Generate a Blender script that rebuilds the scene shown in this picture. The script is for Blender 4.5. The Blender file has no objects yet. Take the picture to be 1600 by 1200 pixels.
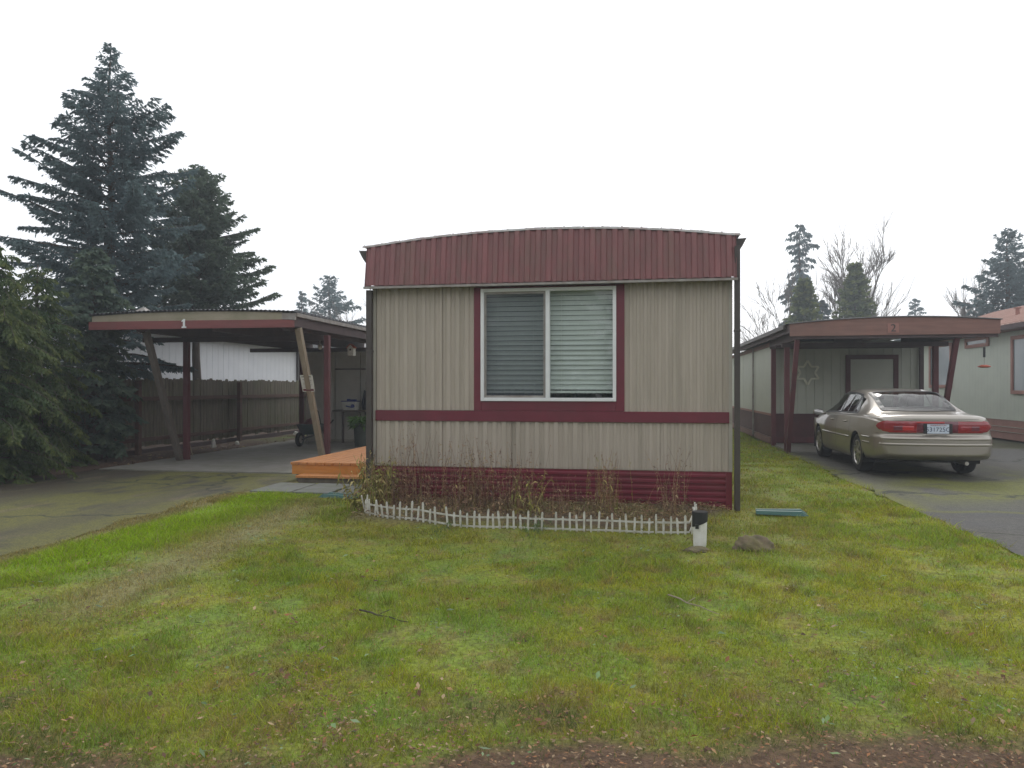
import bpy, math, random
import numpy as np
from mathutils import Vector, Matrix
random.seed(7)
S = bpy.context.scene
COL = S.collection
R = math.radians

# ------------------------------------------------------------ camera, sky, sun, exposure
cam_d = bpy.data.cameras.new("camera"); cam = bpy.data.objects.new("camera", cam_d); COL.objects.link(cam)
cam.location = (0, 0, 1.45); cam.rotation_euler = (R(90), 0, R(9.8))
cam_d.sensor_width = 36; cam_d.lens = 36*1155/1600; cam_d.shift_y = 6/1600
cam_d.clip_start = .05; cam_d.clip_end = 2000
S.camera = cam
SUN_EL, SUN_AZ = 38, 8
W = bpy.data.worlds.new("World"); S.world = W; W.use_nodes = True
nt = W.node_tree; nt.nodes.clear()
wo = nt.nodes.new('ShaderNodeOutputWorld'); bg = nt.nodes.new('ShaderNodeBackground')
sky = nt.nodes.new('ShaderNodeTexSky'); sky.sky_type = 'NISHITA'; sky.sun_disc = False
sky.sun_elevation = R(SUN_EL); sky.sun_rotation = R(SUN_AZ); sky.air_density = 1.0; sky.dust_density = 3.0
hs = nt.nodes.new('ShaderNodeHueSaturation'); hs.inputs['Saturation'].default_value = .35
mx = nt.nodes.new('ShaderNodeMixRGB'); mx.inputs[0].default_value = .80; mx.inputs[2].default_value = (10.2, 10.3, 10.6, 1)
nt.links.new(sky.outputs[0], hs.inputs['Color']); nt.links.new(hs.outputs[0], mx.inputs[1])
nt.links.new(mx.outputs[0], bg.inputs[0]); bg.inputs[1].default_value = .12
nt.links.new(bg.outputs[0], wo.inputs[0])
sl = bpy.data.lights.new("sun", 'SUN'); sl.energy = .9; sl.angle = R(14); sl.color = (1, .97, .92)
so = bpy.data.objects.new("sun", sl); COL.objects.link(so); so.rotation_euler = (R(-(90-SUN_EL)), 0, R(-SUN_AZ))
S.view_settings.view_transform = 'Standard'; S.view_settings.look = 'None'
S.view_settings.exposure = 0.17; S.view_settings.gamma = 1
S.render.engine = 'CYCLES'
S.cycles.max_bounces = 8; S.cycles.transparent_max_bounces = 16

# ------------------------------------------------------------ materials
def srgb(*c):
    return tuple(((v/255)/12.92 if v/255 <= .04045 else ((v/255+.055)/1.055)**2.4) for v in c)
def mat(name, c1, c2=None, scale=6, rough=.8, metal=0, bump=0, bscale=None, stretch=(1, 1, 1), spec=.5,
        dirt=None, dscale=1.2, damt=.6, coat=0, transl=0, attr=None, c3=None, dstretch=(1, 1, 1), crack=0):
    m = bpy.data.materials.new(name); m.use_nodes = True
    n = m.node_tree.nodes; l = m.node_tree.links; b = n['Principled BSDF']
    b.inputs['Roughness'].default_value = rough; b.inputs['Metallic'].default_value = metal
    b.inputs['Specular IOR Level'].default_value = spec
    if coat: b.inputs['Coat Weight'].default_value = coat; b.inputs['Coat Roughness'].default_value = .05
    c2 = c2 or tuple(v*.8 for v in c1)
    g = n.new('ShaderNodeNewGeometry')
    def noise(sc, st, det=5, ro=.6):
        mp = n.new('ShaderNodeMapping'); mp.inputs['Scale'].default_value = st
        l.new(g.outputs['Position'], mp.inputs[0])
        t = n.new('ShaderNodeTexNoise'); t.inputs['Scale'].default_value = sc; t.inputs['Detail'].default_value = det
        t.inputs['Roughness'].default_value = ro
        l.new(mp.outputs[0], t.inputs[0]); return t.outputs[0]
    def ramp(src, a, bb):
        r = n.new('ShaderNodeMapRange'); r.inputs[1].default_value = a; r.inputs[2].default_value = bb
        l.new(src, r.inputs[0]); return r.outputs[0]
    f = noise(scale, stretch)
    mix = n.new('ShaderNodeMixRGB'); mix.inputs[1].default_value = (*c1, 1); mix.inputs[2].default_value = (*c2, 1)
    l.new(ramp(f, .32, .68), mix.inputs[0]); out = mix.outputs[0]
    if attr:
        a = n.new('ShaderNodeAttribute'); a.attribute_name = attr
        if attr == 'col':
            m2 = n.new('ShaderNodeMixRGB'); m2.blend_type = 'MULTIPLY'; m2.inputs[0].default_value = 1
            l.new(a.outputs['Color'], m2.inputs[1]); l.new(out, m2.inputs[2]); out = m2.outputs[0]
        else:
            m2 = n.new('ShaderNodeMixRGB'); l.new(a.outputs['Fac'], m2.inputs[0]); l.new(out, m2.inputs[1])
            m2.inputs[2].default_value = (*c3, 1); out = m2.outputs[0]
    if dirt:
        d = noise(dscale, dstretch, 6, .7)
        m3 = n.new('ShaderNodeMixRGB'); m3.inputs[2].default_value = (*dirt, 1)
        mm = n.new('ShaderNodeMath'); mm.operation = 'MULTIPLY'; mm.inputs[1].default_value = damt
        l.new(ramp(d, .45, .75), mm.inputs[0]); l.new(mm.outputs[0], m3.inputs[0]); l.new(out, m3.inputs[1]); out = m3.outputs[0]
    if crack:
        vm = n.new('ShaderNodeMapping'); nz = n.new('ShaderNodeTexNoise'); nz.inputs['Scale'].default_value = 2.2; nz.inputs['Detail'].default_value = 6
        l.new(g.outputs['Position'], nz.inputs[0]); va = n.new('ShaderNodeVectorMath'); va.operation = 'MULTIPLY_ADD'; va.inputs[1].default_value = (.9, .9, .9)
        l.new(nz.outputs['Color'], va.inputs[0]); l.new(g.outputs['Position'], va.inputs[2])
        vo = n.new('ShaderNodeTexVoronoi'); vo.feature = 'DISTANCE_TO_EDGE'; vo.inputs['Scale'].default_value = crack; l.new(va.outputs[0], vo.inputs['Vector'])
        m4 = n.new('ShaderNodeMixRGB'); m4.inputs[1].default_value = (.022, .024, .012, 1); l.new(ramp(vo.outputs['Distance'], .004, .016), m4.inputs[0]); l.new(out, m4.inputs[2]); out = m4.outputs[0]
    l.new(out, b.inputs['Base Color'])
    if bump:
        bn = n.new('ShaderNodeBump'); bn.inputs['Strength'].default_value = bump; bn.inputs['Distance'].default_value = .01
        l.new(noise(bscale or scale*3, stretch, 6), bn.inputs['Height']); l.new(bn.outputs[0], b.inputs['Normal'])
    if transl:
        tb = n.new('ShaderNodeBsdfTranslucent'); l.new(out, tb.inputs[0])
        ms = n.new('ShaderNodeMixShader'); ms.inputs[0].default_value = transl
        l.new(b.outputs[0], ms.inputs[1]); l.new(tb.outputs[0], ms.inputs[2]); l.new(ms.outputs[0], n['Material Output'].inputs[0])
    return m
def glass_mat(name, tint, mixf=.05, rough=.02):
    m = bpy.data.materials.new(name); m.use_nodes = True; n = m.node_tree.nodes; l = m.node_tree.links
    n.remove(n['Principled BSDF'])
    t = n.new('ShaderNodeBsdfTransparent'); t.inputs[0].default_value = (*tint, 1)
    gl = n.new('ShaderNodeBsdfGlossy'); gl.inputs['Roughness'].default_value = rough
    lw = n.new('ShaderNodeLayerWeight'); lw.inputs[0].default_value = .5
    pw = n.new('ShaderNodeMath'); pw.operation = 'POWER'; pw.inputs[1].default_value = 4.2; l.new(lw.outputs['Facing'], pw.inputs[0])
    ma = n.new('ShaderNodeMath'); ma.operation = 'MULTIPLY_ADD'; ma.inputs[1].default_value = .85; ma.inputs[2].default_value = mixf; l.new(pw.outputs[0], ma.inputs[0])
    ms = n.new('ShaderNodeMixShader'); l.new(ma.outputs[0], ms.inputs[0])
    l.new(t.outputs[0], ms.inputs[1]); l.new(gl.outputs[0], ms.inputs[2]); l.new(ms.outputs[0], n['Material Output'].inputs[0])
    return m

M = {}
M['siding'] = mat('tan_siding', (.405, .356, .295), (.37, .325, .268), 3, .5, bump=.06, dirt=(.20, .185, .135), dscale=1.5, damt=.45, stretch=(6, 6, .5), dstretch=(5, 5, .45))
M['trim_light'] = mat('pale_trim', (.42, .40, .34), (.36, .34, .29), 5, .6)
M['red'] = mat('maroon_paint', (.150, .018, .034), (.12, .015, .028), 5, .55, bump=.05, dirt=(.09, .03, .035), damt=.5)
M['mansard'] = mat('weathered_maroon_metal', (.215, .075, .076), (.155, .060, .058), 2.2, .5, stretch=(4, 4, .6), bump=.04, dirt=(.12, .085, .06), dscale=1.6, damt=.75, dstretch=(2, 2, .8))
M['skirt'] = mat('maroon_skirting_metal', (.17, .017, .034), (.13, .014, .028), 4, .38, dirt=(.10, .045, .04), damt=.5)
M['white'] = mat('white_vinyl', (.72, .74, .74), (.66, .68, .68), 8, .4)
M['blind'] = mat('blind_slat', (.54, .54, .53), (.50, .50, .49), 8, .5)
M['dark_in'] = mat('dark_interior', (.03, .032, .035), None, 5, .9)
M['brown_metal'] = mat('dark_brown_metal', (.055, .045, .04), (.04, .033, .03), 5, .5, dirt=(.08, .075, .06), damt=.4)
M['roof_white'] = mat('coated_roof', (.6, .6, .6), (.42, .40, .38), 9, .6, dirt=(.22, .06, .06), dscale=2.5, damt=.8)
M['grey_trim'] = mat('grey_drip_edge', (.30, .29, .27), (.2, .17, .15), 7, .6)
M['beige'] = mat('beige_fascia', (.34, .30, .22), (.27, .24, .17), 4, .75, dirt=(.14, .15, .07), damt=.6, stretch=(.6, 1, 3))
M['fascia'] = mat('faded_maroon_board', (.21, .062, .058), (.16, .045, .045), 3, .7, stretch=(.6, .6, 4), dirt=(.13, .06, .05), damt=.5)
M['fascia2'] = mat('rosy_brown_board', (.235, .125, .098), (.185, .095, .075), 3, .75, stretch=(.6, .6, 5), dirt=(.14, .095, .075), damt=.6, bump=.1)
M['beam'] = mat('dark_beam', (.09, .06, .06), (.065, .046, .046), 4, .8)
M['under'] = mat('dark_metal_deck', (.12, .125, .135), (.09, .09, .10), 4, .6)
M['raw_wood'] = mat('weathered_lumber', (.30, .25, .18), (.22, .18, .125), 5, .8, stretch=(3, 3, .4), bump=.15, bscale=20)
M['grey_wood'] = mat('grey_lumber', (.15, .125, .105), (.10, .085, .07), 5, .85, stretch=(3, 3, .4), bump=.15, bscale=20)
M['post_red'] = mat('maroon_post', (.13, .035, .04), (.09, .026, .03), 4, .7, stretch=(2, 2, .4))
M['fence'] = mat('old_fence_board', (.19, .16, .12), (.10, .088, .066), 5, .9, stretch=(4, 4, .35), bump=.2, bscale=18, dirt=(.11, .125, .05), dscale=1.3, damt=.8)
M['fence_rail'] = mat('old_fence_rail', (.14, .075, .055), (.09, .055, .042), 5, .9, stretch=(.4, .4, 3))
M['fence_new'] = mat('reddish_fence_board', (.30, .19, .13), (.24, .15, .10), 5, .85, stretch=(4, 4, .4))
M['white_wall'] = mat('white_wall_panel', (.74, .76, .78), (.68, .70, .73), 2, .5)
M['roof_grey'] = mat('grey_roofing', (.22, .22, .22), (.16, .16, .16), 6, .8)
M['deck'] = mat('orange_stained_cedar', (.54, .225, .065), (.40, .155, .04), 5, .6, stretch=(6, .5, 3), bump=.15, bscale=14, dirt=(.33, .13, .04), dscale=3, damt=.6)
M['deck_edge'] = mat('orange_stained_board', (.55, .22, .035), (.45, .17, .028), 5, .6, stretch=(.6, 4, 5), bump=.12, bscale=14)
M['shed'] = mat('grey_shed_panel', (.60, .58, .53), (.54, .52, .47), 3, .75, dirt=(.40, .38, .33), damt=.5)
M['wall2'] = mat('pale_green_grey_siding', (.47, .49, .42), (.42, .44, .38), 2, .7, dirt=(.33, .35, .27), damt=.4)
M['wall3'] = mat('pale_green_siding', (.50, .53, .46), (.45, .48, .42), 2, .7)
M['wain'] = mat('dark_maroon_wainscot', (.10, .035, .035), (.075, .028, .028), 4, .75)
M['pink_trim'] = mat('pinkish_brown_trim', (.33, .165, .135), (.28, .135, .11), 4, .7)
M['pink_roof'] = mat('pinkish_metal_roof', (.44, .27, .22), (.38, .23, .19), 2, .6, dirt=(.25, .17, .13), damt=.4)
M['concrete'] = mat('concrete', (.22, .21, .19), (.17, .16, .14), 4, .85, bump=.15, dirt=(.10, .11, .055), dscale=.9, damt=.6)
M['slab'] = mat('mossy_concrete_slab', (.17, .175, .165), (.125, .13, .12), 7, .9, bump=.2, dirt=(.10, .12, .05), dscale=4, damt=.6)
M['black'] = mat('black_plastic', (.018, .019, .021), None, 8, .5)
M['teal'] = mat('green_plastic', (.045, .13, .115), (.035, .10, .085), 8, .5)
M['pvc'] = mat('white_pvc', (.72, .72, .68), (.60, .60, .55), 10, .5, dirt=(.35, .33, .25), dscale=9, damt=.5)
M['picket'] = mat('white_plastic_picket', (.60, .60, .55), (.46, .45, .39), 30, .5, dirt=(.22, .20, .13), dscale=17, damt=.75)
M['stone'] = mat('mossy_stone', (.20, .155, .10), (.09, .075, .05), 13, .95, bump=.6, bscale=16, dirt=(.12, .13, .03), dscale=6, damt=.8)
M['bark'] = mat('bark', (.09, .07, .055), (.055, .043, .035), 8, .95, bump=.4, stretch=(3, 3, .6))
M['bark_pale'] = mat('pale_bark', (.17, .145, .125), (.12, .10, .085), 8, .95)
M['ground'] = mat('bare_ground', (.07, .085, .03), (.06, .05, .03), 2, .95)
M['soil'] = mat('garden_soil', (.085, .055, .035), (.05, .035, .025), 14, 1, bump=.8, bscale=30)

# ------------------------------------------------------------ helpers
class MB:
    """collects boxes, bars, tubes and sheets; build() links them as ONE mesh object"""
    def __init__(s): s.v = []; s.f = []; s.mi = []
    def add(s, vs, fs, mi=0):
        o = len(s.v); s.v += [tuple(v) for v in vs]; s.f += [tuple(i+o for i in f) for f in fs]; s.mi += [mi]*len(fs); return s
    def box(s, x0, x1, y0, y1, z0, z1, mi=0):
        vs = [(x, y, z) for z in (z0, z1) for y in (y0, y1) for x in (x0, x1)]
        return s.add(vs, [(0, 2, 3, 1), (4, 5, 7, 6), (0, 1, 5, 4), (2, 6, 7, 3), (0, 4, 6, 2), (1, 3, 7, 5)], mi)
    def beam(s, p, q, w, h, side=(1, 0, 0), mi=0):
        p = Vector(p); q = Vector(q); d = (q-p).normalized(); a = Vector(side); a = (a-d*a.dot(d)).normalized(); b = d.cross(a)
        vs = [c+a*(i*w/2)+b*(j*h/2) for c in (p, q) for j in (-1, 1) for i in (-1, 1)]
        return s.add(vs, [(0, 1, 3, 2), (4, 6, 7, 5), (0, 4, 5, 1), (2, 3, 7, 6), (0, 2, 6, 4), (1, 5, 7, 3)], mi)
    def tube(s, pts, r, n=8, mi=0, cap=True):
        pts = [Vector(p) for p in pts]; rs = r if isinstance(r, (list, tuple)) else [r]*len(pts)
        rings = []
        for i, p in enumerate(pts):
            d = (pts[min(i+1, len(pts)-1)]-pts[max(i-1, 0)]).normalized()
            a = d.cross(Vector((0, 0, 1)));
            if a.length < .05: a = d.cross(Vector((0, 1, 0)))
            a.normalize(); b = d.cross(a)
            rings.append([p+(a*math.cos(t)+b*math.sin(t))*rs[i] for t in [2*math.pi*k/n for k in range(n)]])
        vs = [v for rg in rings for v in rg]; fs = []
        for i in range(len(pts)-1):
            for k in range(n): k2 = (k+1) % n; fs.append((i*n+k, i*n+k2, (i+1)*n+k2, (i+1)*n+k))
        if cap: fs += [tuple(range(n))[::-1], tuple((len(pts)-1)*n+k for k in range(n))]
        return s.add(vs, fs, mi)
    def lathe(s, prof, c=(0, 0, 0), axis='z', n=24, mi=0):
        vs = []; fs = []
        for (r, h) in prof:
            for k in range(n):
                t = 2*math.pi*k/n; u, v = r*math.cos(t), r*math.sin(t)
                p = {'z': (u, v, h), 'x': (h, u, v), 'y': (u, h, v)}[axis]
                vs.append((p[0]+c[0], p[1]+c[1], p[2]+c[2]))
        for i in range(len(prof)-1):
            for k in range(n): k2 = (k+1) % n; fs.append((i*n+k, i*n+k2, (i+1)*n+k2, (i+1)*n+k))
        return s.add(vs, fs, mi)
    def prism(s, poly, y0, y1, axis='y', mi=0):
        n = len(poly)
        f = {'y': lambda a, b, h: (a, h, b), 'x': lambda a, b, h: (h, a, b), 'z': lambda a, b, h: (a, b, h)}[axis]
        vs = [f(a, b, y0) for a, b in poly]+[f(a, b, y1) for a, b in poly]
        fs = [tuple(range(n))[::-1], tuple(range(n, 2*n))]+[(i, (i+1) % n, n+(i+1) % n, n+i) for i in range(n)]
        return s.add(vs, fs, mi)
    def grid(s, P, mi=0):
        r, c = len(P), len(P[0])
        return s.add([p for row in P for p in row], [(i*c+j, i*c+j+1, (i+1)*c+j+1, (i+1)*c+j) for i in range(r-1) for j in range(c-1)], mi)
    def build(s, name, m, parent=None, off=(0, 0, 0), smooth=False, bevel=0):
        me = bpy.data.meshes.new(name)
        o0 = Vector(off)
        if parent is not None and off == (0, 0, 0) and parent.get('_w'): o0 = Vector(parent['_w'])*-1
        me.from_pydata([tuple(Vector(v)+o0) for v in s.v], [], s.f)
        for mm in (m if isinstance(m, (list, tuple)) else [m]): me.materials.append(mm)
        if any(s.mi): me.polygons.foreach_set('material_index', s.mi)
        if smooth: me.polygons.foreach_set('use_smooth', [True]*len(me.polygons))
        o = bpy.data.objects.new(name, me); COL.objects.link(o)
        if parent is not None: o.parent = parent
        if bevel:
            b = o.modifiers.new('bevel', 'BEVEL'); b.width = bevel; b.segments = 2; b.limit_method = 'ANGLE'
        return o
def tag(o, label, cat, group=None):
    o['label'] = label; o['category'] = cat
    if group: o['group'] = group
    return o
def thing(name, label, cat, loc=(0, 0, 0), group=None, rz=0):
    """an Empty at the thing's base; parts given in world coordinates are shifted by '_w'"""
    o = bpy.data.objects.new(name, None); COL.objects.link(o); o.location = loc; o.rotation_euler = (0, 0, rz)
    o.empty_display_size = .2
    if not rz: o['_w'] = loc
    return tag(o, label, cat, group)
def struct(o, kind='structure'): o['kind'] = kind; return o
def origin(o, p):
    """move a lone mesh thing's origin to p"""
    p = Vector(p); o.data.transform(Matrix.Translation(-p)); o.location = p; return o
def copy_tree(o, parent=None):
    c = o.copy(); COL.objects.link(c)
    if parent: c.parent = parent
    for ch in o.children: copy_tree(ch, c)
    return c
def npmesh(name, V, F, m, parent=None, attr=None, cols=None, smooth=False):
    """V (n,3); F (m,k) with -1 never used; attr = per vertex float; cols = per vertex rgb"""
    me = bpy.data.meshes.new(name); V = np.asarray(V, np.float32); F = np.asarray(F, np.int32)
    if parent is not None and parent.get('_w'): V = V-np.array(list(parent['_w']), np.float32)
    k = F.shape[1]
    me.vertices.add(len(V)); me.vertices.foreach_set('co', V.ravel())
    me.loops.add(F.size); me.loops.foreach_set('vertex_index', F.ravel())
    me.polygons.add(len(F)); me.polygons.foreach_set('loop_start', np.arange(0, F.size, k, dtype=np.int32))
    me.polygons.foreach_set('loop_total', np.full(len(F), k, np.int32))
    if smooth: me.polygons.foreach_set('use_smooth', np.ones(len(F), bool))
    me.materials.append(m); me.update(calc_edges=True)
    if attr is not None:
        a = me.attributes.new('tint', 'FLOAT', 'POINT'); a.data.foreach_set('value', np.asarray(attr, np.float32))
    if cols is not None:
        a = me.attributes.new('col', 'FLOAT_COLOR', 'POINT')
        c4 = np.ones((len(V), 4), np.float32); c4[:, :3] = cols; a.data.foreach_set('color', c4.ravel())
    o = bpy.data.objects.new(name, me); COL.objects.link(o)
    if parent is not None: o.parent = parent
    return o
def vnoise(x, y, sc, seed):
    rg = np.random.RandomState(seed); T = rg.rand(256, 256)
    X = x*sc+100; Y = y*sc+100; i = np.floor(X).astype(int); j = np.floor(Y).astype(int); fx = X-i; fy = Y-j
    fx = fx*fx*(3-2*fx); fy = fy*fy*(3-2*fy); g = lambda a, b: T[a % 256, b % 256]
    return (g(i, j)*(1-fx)+g(i+1, j)*fx)*(1-fy)+(g(i, j+1)*(1-fx)+g(i+1, j+1)*fx)*fy
def fbm(x, y, sc, seed, o=4):
    s = 0; a = 1; t = 0
    for k in range(o): s = s+a*vnoise(x, y, sc*2**k, seed+k); t += a; a *= .55
    return s/t
def ss(a, b, x): t = np.clip((x-a)/(b-a), 0, 1); return t*t*(3-2*t)
def corrug(mb, x0, x1, z0, z1, y, period, depth, flat=.45, mi=0, ztop=None, ytop=None, axis='x'):
    """ribbed sheet facing -Y; ribs vertical (axis x) or horizontal (axis z)"""
    a0, a1 = (x0, x1) if axis == 'x' else (z0, z1)
    pts = []; a = a0
    while a < a1-1e-6:
        for fr in (0, .14, .28, .33, .37, .42, .5, .65, .78, .82, .87, .92, .97):
            p = a+fr*period; d = float(ss(.30, .42, fr)*ss(.96, .80, fr))
            if p < a1-1e-4: pts.append((p, d*depth))
        a += period
    pts.append((a1, 0))
    if axis == 'x':
        rows = [[(p, y-d, z0) for p, d in pts]]
        if ztop is None: rows.append([(p, y-d, z1) for p, d in pts])
        else: rows.append([(p, ytop-d, ztop(p)) for p, d in pts])
    else:
        rows = [[(x0, y-d, p) for p, d in pts], [(x1, y-d, p) for p, d in pts]]
        rows = rows[::-1]
    mb.grid(rows, mi)
def text_part(name, body, size, m, loc, parent, depth=.004, rot=(R(90), 0, 0), align='CENTER'):
    cu = bpy.data.curves.new(name, 'FONT'); cu.body = body; cu.size = size; cu.extrude = depth; cu.align_x = align; cu.align_y = 'CENTER'
    o = bpy.data.objects.new(name, cu); COL.objects.link(o)
    dg = bpy.context.evaluated_depsgraph_get(); me = bpy.data.meshes.new_from_object(o.evaluated_get(dg))
    bpy.data.objects.remove(o); me.name = name; me.materials.clear(); me.materials.append(m)
    me.transform(Matrix.Translation(Vector(loc)) @ Matrix.Rotation(rot[2], 4, 'Z') @ Matrix.Rotation(rot[0], 4, 'X'))
    if parent.get('_w'): me.transform(Matrix.Translation(-Vector(parent['_w'])))
    q = bpy.data.objects.new(name, me); COL.objects.link(q); q.parent = parent
    return q

# ------------------------------------------------------------ ground, lawn, drives
LX0, LX1 = -5.5, 3.25                     # lawn edges against the two drives
def edge_l(y): return LX0+.10*np.sin(y*1.3)+.16*(vnoise(y*0, y, 1.1, 5)-.5)+.12*(vnoise(y*0, y, 5.5, 6)-.5)
def edge_r(y): return LX1+.12*(vnoise(y*0, y, .8, 8)-.5)+.10*(vnoise(y*0, y, 4.5, 9)-.5)+.25*ss(7.6, 6.5, y)*0
MB().grid([[(-120, -40, -.06), (120, -40, -.06)], [(-120, 160, -.06), (120, 160, -.06)]]).build('ground', M['ground'])
struct(bpy.data.objects['ground'])
def gridmesh(name, xs, ys, zf, cf, m):
    X, Y = np.meshgrid(xs, ys); Z = zf(X, Y); n, k = X.shape
    V = np.stack([X, Y, Z], -1).reshape(-1, 3); idx = np.arange(n*k).reshape(n, k)
    F = np.stack([idx[:-1, :-1], idx[:-1, 1:], idx[1:, 1:], idx[1:, :-1]], -1).reshape(-1, 4)
    C = cf(X, Y).reshape(-1, 3)
    return npmesh(name, V, F, m, cols=C, smooth=True)
def lerp(a, b, t): return np.asarray(a)*(1-t[..., None])+np.asarray(b)*t[..., None]
def dirtmask(x, y):
    """bare litter strip along the street side (near the camera) and patches"""
    n = fbm(x, y, 1.5, 31); m = fbm(x, y, 6, 35); e = 3.12+.42*(n-.5)+.30*(m-.5)+.30*ss(.1, 1.2, x)-.50*ss(.0, -1.1, x)
    e2 = ss(.54, .68, fbm(x, y, 2.8, 37))*ss(4.3, 3.0, y)*.45
    return np.maximum(ss(.10, -.16, y-e), e2)
def bedmask(x, y):
    rb = .60+.42*ss(8.3, 8.7, y)+.25*(vnoise(x*0, y, 3, 7)-.5)
    return ss(-3.2, -3.0, x)*ss(.12, -.12, x-rb)*ss(7.38, 7.5, y)*ss(9.1, 9.0, y)
def lush(x, y): return ss(-5.3, -4.95, x)*ss(-4.1, -4.45, x+.25*(fbm(x, y, 1.3, 3)-.5))*ss(4.2, 5.4, y)*ss(9.6, 9.0, y)
def drytrack(x, y): return np.exp(-((x+3.75+.1*(y-6))/.33)**2)*ss(3.5, 4.6, y)*ss(9.5, 8, y)
def lawn_col(x, y):
    a = fbm(x, y, .9, 11); b = fbm(x, y, 2.6, 21); c = fbm(x, y, 9, 41)
    col = lerp((.195, .270, .028), (.275, .290, .024), ss(.34, .70, a*.3+b*.35+c*.35))
    col = lerp(col, (.150, .255, .040), ss(.5, .72, fbm(x, y, 5.2, 23))*.6)
    col = lerp(col, (.215, .175, .085), ss(-5.0, -5.25, x+.2*(b-.5))*.8)
    col = lerp(col, (.24, .175, .08), ss(.57, .75, c)*.6)
    col = lerp(col, (.10, .09, .03), ss(.60, .72, fbm(x, y, 14, 45))*.5)
    col = lerp(col, (.20, .31, .012), lush(x, y)*.9)
    col = lerp(col, (.27, .235, .115), drytrack(x, y)*.75)
    near_house = ss(5.8, 7.3, y)*ss(-3.6, -2.8, x)*ss(2.2, 1.4, x)
    col = lerp(col, (.19, .165, .05), near_house*.35)
    col = lerp(col, (.125, .075, .042), dirtmask(x, y))
    col = lerp(col, lerp((.13, .095, .055), (.19, .17, .06), ss(.4, .6, b)), bedmask(x, y))
    return col
def lawn_z(x, y):
    z = .012+.03*(fbm(x, y, .8, 51)-.5)+.02*(fbm(x, y, 4, 61)-.5)
    ins = ss(0, .12, x-edge_l(y))*ss(0, .12, edge_r(y)-x)
    z = np.where(y < 30, z*ins-.03*(1-ins), z)
    return z+.05*bedmask(x, y)
M['lawn'] = mat('lawn_soil_and_moss', (1.15, 1.15, 1.15), (.45, .42, .40), 38, .95, bump=1.0, bscale=70, attr='col')
struct(gridmesh('lawn', np.arange(-6, 4.2, .05), np.concatenate([np.arange(1.2, 11, .05), np.arange(11, 42, .4)]), lawn_z, lawn_col, M['lawn']))
M['asph'] = mat('asphalt', (1.35, 1.33, 1.28), (.52, .52, .54), 60, .85, bump=.8, bscale=90, attr='col', dirt=(.035, .033, .03), dscale=9, damt=.55, crack=.33)
def drive_col_l(x, y):
    n = fbm(x, y, 1.2, 71); f = fbm(x, y*.35, 5, 75)
    col = lerp((.040, .035, .027), (.075, .064, .047), f)
    moss = np.clip(np.exp(-((x+7.1)/.55)**2)*1.2+np.exp(-((x+5.35)/.42)**2)*1.2+.25+.5*ss(9.6, 11.2, y)*ss(-8.6, -7.5, x), 0, 1)
    moss = moss*ss(.28, .56, n*.55+f*.45+.06)
    col = lerp(col, (.120, .118, .024), np.clip(moss*1.35, 0, .95))
    lit = ss(-7.6, -8.8, x)*ss(.30, .52, f); col = lerp(col, (.04, .026, .017), lit*.85)
    lit2 = ss(.64, .74, fbm(x, y*.4, 3, 77)); col = lerp(col, (.16, .125, .075), lit2*.5)
    return col
def drive_col_r(x, y):
    n = fbm(x, y, 1.0, 81); f = fbm(x, y*.5, 5, 85)
    col = lerp((.070, .067, .058), (.100, .096, .084), f)
    st = y < 9.35
    wet = ss(.5, .7, fbm(x, y, .5, 88)); col = lerp(col, (.075, .078, .084), wet*.6)
    moss = np.clip(.95*ss(3.2, 3.9, x)*ss(8.6, 7.8, x)*(np.exp(-((y-11.2-.45*(x-4))/1.1)**2))+.7*np.exp(-((x-4.62)/.4)**2)*ss(16.5, 14, y)*ss(10, 11, y)+.9*np.exp(-((x-edge_r(y))/.18)**2)+np.exp(-((x-6.2)/.28)**2)*.6*ss(16, 13, y), 0, 1)
    moss = moss*ss(.28, .58, n*.6+f*.4)*(~st)
    moss = np.maximum(moss, np.exp(-((y-9.38-.06*np.sin(x*5))/.06)**2)*ss(3.2, 3.5, x)*ss(6.5, 5, x)*.8)
    return lerp(col, (.135, .145, .022), np.clip(moss*1.2, 0, .95))
# the drives butt against the lawn: jittered inner edges
def drive(name, xs, ys, fix, cf):
    X, Y = np.meshgrid(xs, ys); X = fix(X, Y); Z = .006+.012*(fbm(X, Y, .6, 91)-.5); n, k = X.shape
    V = np.stack([X, Y, Z], -1).reshape(-1, 3); idx = np.arange(n*k).reshape(n, k)
    F = np.stack([idx[:-1, :-1], idx[:-1, 1:], idx[1:, 1:], idx[1:, :-1]], -1).reshape(-1, 4)
    return struct(npmesh(name, V, F, M['asph'], cols=cf(X, Y).reshape(-1, 3), smooth=True))
def fixl(X, Y):
    t = (X-X.min())/(X.max()-X.min()); return -9.7+(edge_l(Y)+.05+9.7)*t
def fixr(X, Y):
    t = (X-X.min())/(X.max()-X.min()); return edge_r(Y)-.05+(10.4-edge_r(Y))*t
drive('driveway', np.linspace(-9.7, -5.1, 90), np.arange(1.2, 11.6, .06), fixl, drive_col_l)
drive('road', np.linspace(3.25, 10.4, 110), np.arange(5.2, 19.4, .07), fixr, drive_col_r)
struct(MB().box(-9.4, -4.9, 11.62, 19, -.05, .022).build('carport_slab', M['concrete']))
struct(MB().box(3.32, 6.9, 17.2, 19.6, -.05, .03).build('carport_apron', M['concrete']))

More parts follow.
